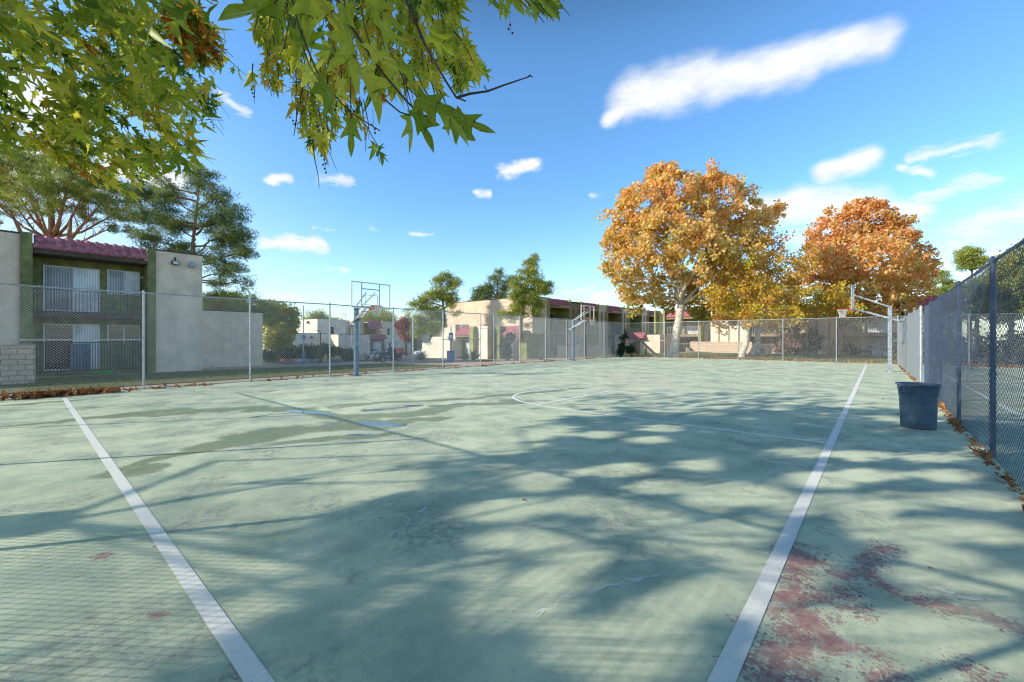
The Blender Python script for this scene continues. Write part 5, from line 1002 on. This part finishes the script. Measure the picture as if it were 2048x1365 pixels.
# ---- grass and leaf litter
def blades(name, x0, x1, y0, y1, n, s, label):
    x = rng.uniform(x0,x1,n); y = rng.uniform(y0,y1,n); z = np.array([terr(a,b) for a,b in zip(x,y)])+.012; T = rdir(n)*.5; T[:,2] = 1
    V = [(-.10,0,0),(.10,0,0),(0,1,0)]; o = scatter(name, V, [(0,1,2)], np.stack([x,y,z],1), T, rdir(n), s*rng.uniform(.6,1.3,n), M['l_grass'], None, rng.random(n), 0); return tag(o, label, 'grass', kind='stuff')
blades('grass', -26, 19, 37.4, 48, 26000, .09, 'short green grass behind the far fence'); blades('grass', -29, -20.4, 0, 18, 16000, .08, 'shaded grass beyond the left fence')
def litter(name, label, pts, spread, n, s=(.07,.15), zmax=.05, m='l_dead', tint=None):
    k = len(pts)-1; i = rng.integers(0, k, n); f = rng.random(n); A = np.array(pts, dtype=float); p = A[i]+(A[i+1]-A[i])*f[:, None]; sp_ = np.array(spread)
    clus = .5+.5*np.sin(p.sum(1)*2.1)+.4*np.sin(p.sum(1)*5.3); keep = rng.random(n) < np.clip(clus, .15, 1); p = p[keep]; n = len(p)
    pos = np.stack([p[:,0]+rng.normal(0,sp_[0],n), p[:,1]+rng.normal(0,sp_[1],n), .006+zmax*rng.random(n)], 1); T = rdir(n); T[:,2] *= .35; N = rdir(n)*.55; N[:,2] += 1
    V = LEAF_V; o = scatter(name, V, LEAF_F, pos, T, N, rng.uniform(s[0],s[1],n), M[m], None, rng.random(n) if tint is None else np.clip(tint+rng.normal(0,.15,n),0,1), 1.1); return tag(o, label, 'leaves', kind='stuff')
litter('fallen_leaves', 'dry brown leaves gathered at the foot of the right fence', [(1.12,4.0),(1.12,15)], (.030,.1), 520, (.05,.11), .05, tint=.45)
litter('fallen_leaves', 'scattered brown leaves along the pale far stretch of the right fence', [(1.08,21.5),(1.0,36.5)], (.05,.1), 300, (.07,.12), .05)
litter('fallen_leaves', 'orange and brown leaf pile against the left fence near the left edge', [(-17.75,-.8),(-17.95,2.2)], (.17,.1), 800, (.09,.17), .11, tint=.35)
litter('fallen_leaves', 'line of orange leaves along the foot of the left fence', [(-18.0,2.0),(-18.0,36)], (.08,.1), 1100, (.07,.13), .05, tint=.4)
litter('fallen_leaves', 'fallen leaves under the autumn trees behind the far fence', [(-18,37.6),(1.0,37.6),(8,37.6)], (.3,.45), 2600, (.12,.2), .04, tint=.65)
nl_ = 120; pos = np.stack([rng.uniform(-17.5,1,nl_), rng.uniform(1.5,34,nl_)**1.0, np.full(nl_,.01)],1); N = rdir(nl_)*.3; N[:,2] += 1
o = scatter('scattered_leaves', LEAF_V, LEAF_F, pos, rdir(nl_)*np.array([1,1,.1]), N, rng.uniform(.02,.055,nl_), M['l_dead'], None, rng.random(nl_)*.5, .8); tag(o, 'few small dry leaves and bits scattered over the court', 'leaves', kind='stuff')
# ================================================================ OVERHANGING SYCAMORE (crown overhead, branches reach into view)
def inpoly(x, y, poly):
    c = False; j = len(poly)-1
    for i in range(len(poly)):
        xi, yi = poly[i]; xj, yj = poly[j]
        if (yi > y) != (yj > y) and x < (xj-xi)*(y-yi)/(yj-yi)+xi: c = not c
        j = i
    return c
PA = [(-80,-60),(455,-60),(400,20),(440,70),(455,120),(400,150),(430,175),(452,235),(395,225),(370,205),(390,270),(412,318),(355,300),(330,330),(362,355),(300,360),(275,395),(262,420),(235,385),(190,375),(150,345),(110,330),(70,300),(30,270),(-80,330)]
PAh = [(22,150),(75,150),(110,185),(120,215),(95,240),(50,235),(30,200)]
PAh2 = [(285,255),(320,265),(340,300),(325,305),(300,285)]
PB = [(495,-60),(935,-60),(925,15),(950,60),(955,110),(985,150),(975,175),(930,185),(880,190),(860,170),(840,195),(800,190),(785,210),(770,250),(760,290),(775,328),(745,310),(740,270),(700,255),(660,300),(650,322),(622,318),(610,290),(600,250),(580,240),(570,210),(540,175),(495,185),(488,140),(520,110),(500,60)]
PC = [(960,-60),(1130,-60),(1125,35),(1085,30),(1050,45),(1010,40),(985,15)]
tb0 = Vector((-10.5,-7.0,-.05)); OV = tree('sycamore_tree', 'large overhanging sycamore whose green and orange lobed leaves hang into the top left', 'tree', tb0)
FWn = np.array(FW); RTn = np.array(RT)
pos=[];TT=[];NN=[];SS=[];TI=[]; tw = MB(); balls = MB()
def gsh(px, py): v = Gp(px, py); return (v.x, v.y)
def dens(x, y):
    # ragged light and dark: stretched along the sun's direction
    u = x*SH.x+y*SH.y; v_ = -x*SH.y+y*SH.x
    from mathutils import noise as mn
    return mn.noise(Vector((u*.50, v_*1.15, 3.1)))+.6*mn.noise(Vector((u*1.1, v_*2.4, 7.7)))
ctan = 1/math.tan(SUN_EL); made = 0; tries = 0; clump = []; gaps = [(gsh(*p)[0], gsh(*p)[1], random.uniform(.30,.48), random.uniform(.18,.26)) for p in [(1440,1000),(1390,1095),(1640,960),(1600,1010),(1750,950),(1900,950),(1830,1000),(1700,1290),(1900,1180),(1640,1230),(1250,1290),(1500,985),(1330,975),(1180,1010),(1300,880),(1400,930),(1200,870),(1600,905),(1730,910),(1850,915),(1960,1000),(1950,1060),(1300,1045),(1480,1060),(1050,1190),(1100,1080),(1950,1140),(1780,1330),(1900,1290),(1550,1150),(1780,1060),(1700,1010),(1980,900),(1240,940),(1080,960),(1010,1020)]]
while len(gaps) < 84:
    x = random.uniform(-7,6); y = random.uniform(-1.5,13.5)
    if dens(x*.8+9, y*.8+4) > .25 and random.random() < .8: continue
    k_ = .95 if y < 5 else 1.0; gaps.append((x, y, random.uniform(.18,.50)*k_, random.uniform(.13,.30)*k_))
GA = np.array(gaps)
def ingap(p):
    gxy = np.array([p[0]+SH.x*ctan*p[2], p[1]+SH.y*ctan*p[2]]); dx = gxy[0]-GA[:,0]; dy = gxy[1]-GA[:,1]; u = dx*SH.x+dy*SH.y; v_ = -dx*SH.y+dy*SH.x
    return bool(((u/(GA[:,2]+.07))**2+(v_/(GA[:,3]+.06))**2 < 1).any())
def strand(p0, dirv, L, step, size, tint, poly=None, rt=.006, prob=1.0):
    p0 = Vector(p0); d = Vector(dirv).normalized(); n = max(2, int(L/step)); pts = [p0]; p = p0
    for i in range(n):
        d = (d+Vector((0,0,-.05))+Vector(rdir(1)[0])*.10).normalized(); p = p+d*step; pts.append(p)
        for s in (1,-1):
            if random.random() > prob: continue
            side = d.cross(Vector(rdir(1)[0])).normalized(); t = (d*1.1+side*.65*s+Vector((0,0,-.45))).normalized(); q = p+t*step*.35
            sz = size*random.uniform(.65,1.25)
            if poly is not None:
                tip = q+t*sz*.8; a = proj(tip)
                if a[0] is None or not poly(a[0], a[1]): continue
            if ingap(tip if poly is not None else q) and random.random() < .9: continue
            pos.append(tuple(q)); TT.append(tuple(t)); NN.append(tuple(rdir(1)[0]*.8+np.array([.2,.2,.5]))); SS.append(sz); TI.append(min(1,max(0,tint+random.gauss(0,.11))))
    tw.tube(pts, [rt*(1-.7*i/len(pts)) for i in range(len(pts))], 4, cap=False)
def inA(x, y): return inpoly(x, y, PA) and not inpoly(x, y, PAh) and not inpoly(x, y, PAh2)
cntA = 0; tries = 0; starts = []
while cntA < 470 and tries < 6000:
    tries += 1; x = random.uniform(-80,450); y = random.uniform(-60,400)
    if not inA(x, y): continue
    d = random.uniform(5.2,9.0); p = Q(x-20, y-16, d)
    if p.z > 8.5: continue
    dv = RT*random.uniform(.5,1.0)+Vector((0,0,-1))*random.uniform(.25,.7)+FW*random.gauss(0,.25)
    ti = .30+.42*random.random()
    if random.random() < .15: ti = .86
    if 330 < x < 470 and y < 150 and random.random() < .75: ti = .93; d = 5.0; p = Q(x-20, y-16, d)
    if random.random() < .28: ti = .10
    strand(p, dv, random.uniform(.25,.6), .06, .108, ti, inA); starts.append(p); cntA += 1
cntB = 0; tries = 0
while cntB < 250 and tries < 6000:
    tries += 1; x = random.uniform(485,985); y = random.uniform(-60,325)
    if not inpoly(x, y, PB): continue
    d = random.uniform(3.2,5.0); p = Q(x+(8 if x < 650 else -18), y-22, d); dv = RT*random.uniform(-.2,.5)*(1 if x > 620 else -.4)+Vector((0,0,-1))*random.uniform(.6,1.0)+FW*random.gauss(0,.25)
    strand(p, dv, random.uniform(.2,.42), .055, .11, .40+.34*random.random() if random.random() > .15 else .12, lambda a, b_: inpoly(a, b_, PB)); starts.append(p); cntB += 1
cntC = 0
while cntC < 16:
    x = random.uniform(960,1125); y = random.uniform(-60,30)
    if not inpoly(x, y, PC): continue
    p = Q(x-15, y-22, random.uniform(3.2,4.2)); strand(p, RT*.6+Vector((0,0,-.6)), .3, .08, .13, .42, lambda a, b_: inpoly(a, b_, PC)); cntC += 1
# crown clumps above and behind the camera: their shadow is the dappled shade on the court
SP = [gsh(*p) for p in [(1150,838),(1210,818),(1320,824),(1460,824),(1600,813),(1750,818),(1900,824),(2300,850)]]+[(6,2.5),(5,-1.0),(-1,-1.2)]+[gsh(*p) for p in [(180,1420),(420,1250),(560,1130),(760,1105),(690,1045),(860,985),(870,935),(1010,905),(1190,868)]]
made = 0; tries = 0
while made < 1500 and tries < 60000:
    tries += 1; x = random.uniform(-8,7); y = random.uniform(-1.5,15)
    if not inpoly(x, y, SP): continue
    if dens(x, y) < (-.40 if x < -3 else -.62): continue
    z = random.uniform(4.0,8.5); c = Vector((x,y,0))-SH*ctan*z+Vector((0,0,z)); a = proj(c)
    if a[0] is not None and -150 < a[0] < 2200 and a[1] > -330*4/max(1,a[2]) and not (inA(a[0], a[1]) ): continue
    if c.y > -1.0 and c.x > -3 : continue
    clump.append(c); made += 1
    n = 16; o_ = rdir(n)*(rng.random(n)**.5)[:, None]*.40
    for k in range(n):
        q_ = (c.x+o_[k,0], c.y+o_[k,1], c.z+o_[k,2]*.8)
        if ingap(q_): continue
        t = rdir(1)[0]; t[2] -= .6; t = t/np.linalg.norm(t)
        if ingap((q_[0]+t[0]*.09, q_[1]+t[1]*.09, q_[2]+t[2]*.09)): continue
        pos.append(q_); TT.append(tuple(t)); NN.append(tuple(rdir(1)[0]*.5-np.array([SH.x,SH.y,-.5]))); SS.append(random.uniform(.14,.21)); TI.append(min(1,max(0,random.gauss(.42,.15))))
# softer, higher clumps shading the left foreground
made = 0
LP = [gsh(*p) for p in [(60,1000),(250,960),(560,985),(790,1040),(560,1120),(560,1230),(330,1420),(-300,1420),(-200,1100)]]
while made < 40:
    x = random.uniform(-9,0); y = random.uniform(-1.2,4)
    if not inpoly(x, y, LP) or dens(x*1.3+5, y*1.3) < -.12: made += .02; continue
    z = random.uniform(13,18); c = Vector((x,y,0))-SH*ctan*z+Vector((0,0,z)); clump.append(c); made += 1; n = 8
    for k in range(n):
        o_ = rdir(1)[0]*1.0*random.random()**.5; pos.append((c.x+o_[0],c.y+o_[1],c.z+o_[2])); TT.append(tuple(rdir(1)[0])); NN.append(tuple(rdir(1)[0])); SS.append(.15); TI.append(.4)
# big near leaves: base px, tip px, depth, roll, tint
BIG = [((560,0),(545,90),1.0,.1,.30),((548,8),(463,62),1.0,.3,.34),((610,-10),(616,88),1.05,-.3,.50),((640,-5),(690,70),1.15,.2,.62),((690,15),(700,100),1.2,-.2,.44),((600,90),(585,150),1.5,.0,.46),((640,165),(727,246),1.25,.5,.20),((702,238),(703,308),1.3,-.3,.34),
 ((735,-15),(790,78),1.0,.4,.50),((700,60),(745,190),1.4,.7,.48),((765,45),(800,150),1.35,-.6,.46),((660,90),(650,160),1.6,.6,.55),((590,60),(655,160),1.5,-.5,.30),((836,196),(925,236),1.35,.5,.36),((868,205),(958,262),1.4,-.5,.42),((912,232),(992,272),1.45,.6,.36),((828,225),(868,308),1.45,-.4,.26),((820,230),(845,300),1.5,.9,.36),((900,240),(955,290),1.5,.1,.32),
 ((800,130),(865,170),2.0,.3,.42),((860,70),(920,115),2.2,.1,.42),((1065,-20),(1132,36),1.3,.0,.34),((1010,-25),(1050,25),1.5,.4,.36),((770,100),(815,215),1.6,.8,.40),((680,160),(680,235),1.9,.6,.52),((720,150),(770,240),1.9,-.7,.60),((640,20),(625,130),1.5,.8,.55),((740,90),(775,170),1.4,-.9,.66),((610,130),(640,215),1.8,-.8,.60)]
bp=[];bT=[];bN=[];bS=[];bI=[]
for (bx_, by_), (tx, ty), d, roll, ti in BIG:
    p = Q(bx_, by_, d); q = Q(tx, ty, d*1.04); t = (q-p); L = t.length; n0 = (-FW+Vector((0,0,-.35))).normalized(); ax = t.normalized(); n1 = Matrix.Rotation(roll*1.1, 3, ax) @ n0
    bp.append(tuple(p)); bT.append(tuple(ax)); bN.append(tuple(n1)); bS.append(L); bI.append(ti)
    tw.tube([p, p-ax*.035+Vector((0,0,.02)), p-ax*.06+Vector((0,0,.06))], [.0016,.0018,.002], 5)
NP = 26
LB_V = LEAF_V; 
scatter('foliage', LEAF_V, LEAF_F, np.array(pos), np.array(TT), np.array(NN), np.array(SS)*1.15, M['l_over'], OV, np.array(TI), .9, wid=rng.uniform(.45,.82,len(SS)))
# large leaves get a curved, finely divided blade
def fine_leaf():
    half = [(.0,.0),(.07,-.045),(.20,-.06),(.34,-.05),(.50,-.07),(.44,.03),(.33,.08),(.27,.15),(.33,.22),(.45,.32),(.56,.40),(.66,.52),(.52,.50),(.40,.47),(.29,.44),(.20,.40),(.17,.46),(.20,.56),(.21,.66),(.17,.76),(.10,.87),(.0,1.0)]
    ribs = [(0,0),(0,.10),(0,.20),(0,.30),(0,.40),(0,.52),(0,.66),(0,.80),(0,1.0)]
    V = [(x,y,0) for x,y in ribs]; nr = len(ribs); off = len(V); hv = half[1:-1]; V += [(x,y,0) for x,y in hv]; offL = len(V); V += [(-x,y,0) for x,y in hv]
    hi = lambda k: 0 if k == 0 else (nr-1 if k == len(half)-1 else off+k-1); li = lambda k: 0 if k == 0 else (nr-1 if k == len(half)-1 else offL+k-1)
    att = [0,0,0,0,0,1,1,2,2,3,3,3,3,4,4,4,5,5,6,7,7,8]; F = []
    for k in range(len(half)-1):
        r0_, r1_ = att[k], att[k+1]
        for f_, sg_ in ((hi,1),(li,-1)):
            q_ = [r0_]+([f_(k)] if f_(k) != r0_ else [])+([f_(k+1)] if f_(k+1) not in (r0_, r1_) else [])+([r1_] if r1_ != r0_ else [])
            q_ = list(dict.fromkeys(q_))
            if len(q_) >= 3: F.append(tuple(q_) if sg_ > 0 else tuple(reversed(q_)))
    return V, F
fV, fF = fine_leaf()
o = scatter('large_leaves', fV, fF, np.array(bp), np.array(bT), np.array(bN), np.array(bS), M['l_over'], OV, np.array(bI), .8, wid=rng.uniform(.38,.62,len(bS)))
# twigs that carry the big leaves
for pts_, r_ in (([(575,-40),(598,55),(640,160),(700,225),(760,262)],.0035),([(655,-40),(700,50),(760,140),(815,205),(840,228),(872,240)],.006),([(800,-30),(850,90),(890,160),(912,195),(932,203)],.005),([(912,196),(940,188),(975,183),(1010,170),(1040,160),(1063,152)],.0045),([(975,183),(968,172)],.002),([(1052,157),(1060,150),(1066,156)],.002),([(770,200),(800,225),(822,232)],.003),([(580,30),(570,90),(560,110)],.002)):
    tw.tube([Q(x,y,1.45+.9*(x > 880)) for x,y in pts_], [r_*(1-.12*i)*(1.6 if x > 880 else 1) for i,(x,y) in enumerate(pts_)], 6)
tag(tw.build('twigs', M['barkd'], OV), kind='stuff')
for (x, y, d) in [(372,250,5),(422,245,5),(320,300,5),(645,312,3.6),(648,330,3.6),(582,235,4),(592,250,4),(745,250,3.4),(1018,50,3.4),(668,205,3.6),(505,180,4)]:
    for k in range(3):
        q = Q(x+random.uniform(-3,3)+k*2, y+k*(28/d), d); balls.lathe([(.001,-.009),(.007,-.006),(.009,0),(.007,.006),(.001,.009)], tuple(q), 8)
    balls.tube([Q(x,y-30,d), Q(x+4,y+60/d,d)], .0015, 4)
tag(balls.build('seed_balls', M['barkd'], OV), kind='stuff')
# trunk and limbs out of frame
b = MB(); b.tube([tb0+Vector((0,0,-.1)), tb0+Vector((.05,0,.5)), tb0+Vector((.2,.1,2.2)), tb0+Vector((.3,.3,4.0))], [.55,.40,.34,.30], 16); b.build('trunk', M['barks'], OV, smooth=True)
fk = tb0+Vector((.3,.3,4.0)); cl_ = [c for c in clump]; random.shuffle(cl_); heads = cl_[:5]
for h_ in heads+[Vector((-6.5,.2,5.9)), Vector((-3.4,-.3,5.6))]:
    b = MB(); w_ = wob(fk, h_, 5, .2); sc_ = .45 if h_.x > -4 else .8; b.tube(w_, [x_*sc_ for x_ in (.05,.04,.03,.022,.015,.008)], 7); near = sorted(clump, key=lambda c: (c-h_).length)[:12]
    for c in near: s = w_[random.choice([2,3,4])]; b.tube(wob(s, c, 3, .08), [.012,.010,.007,.004], 4)
    b.build('limb', M['barks'], OV, smooth=True)
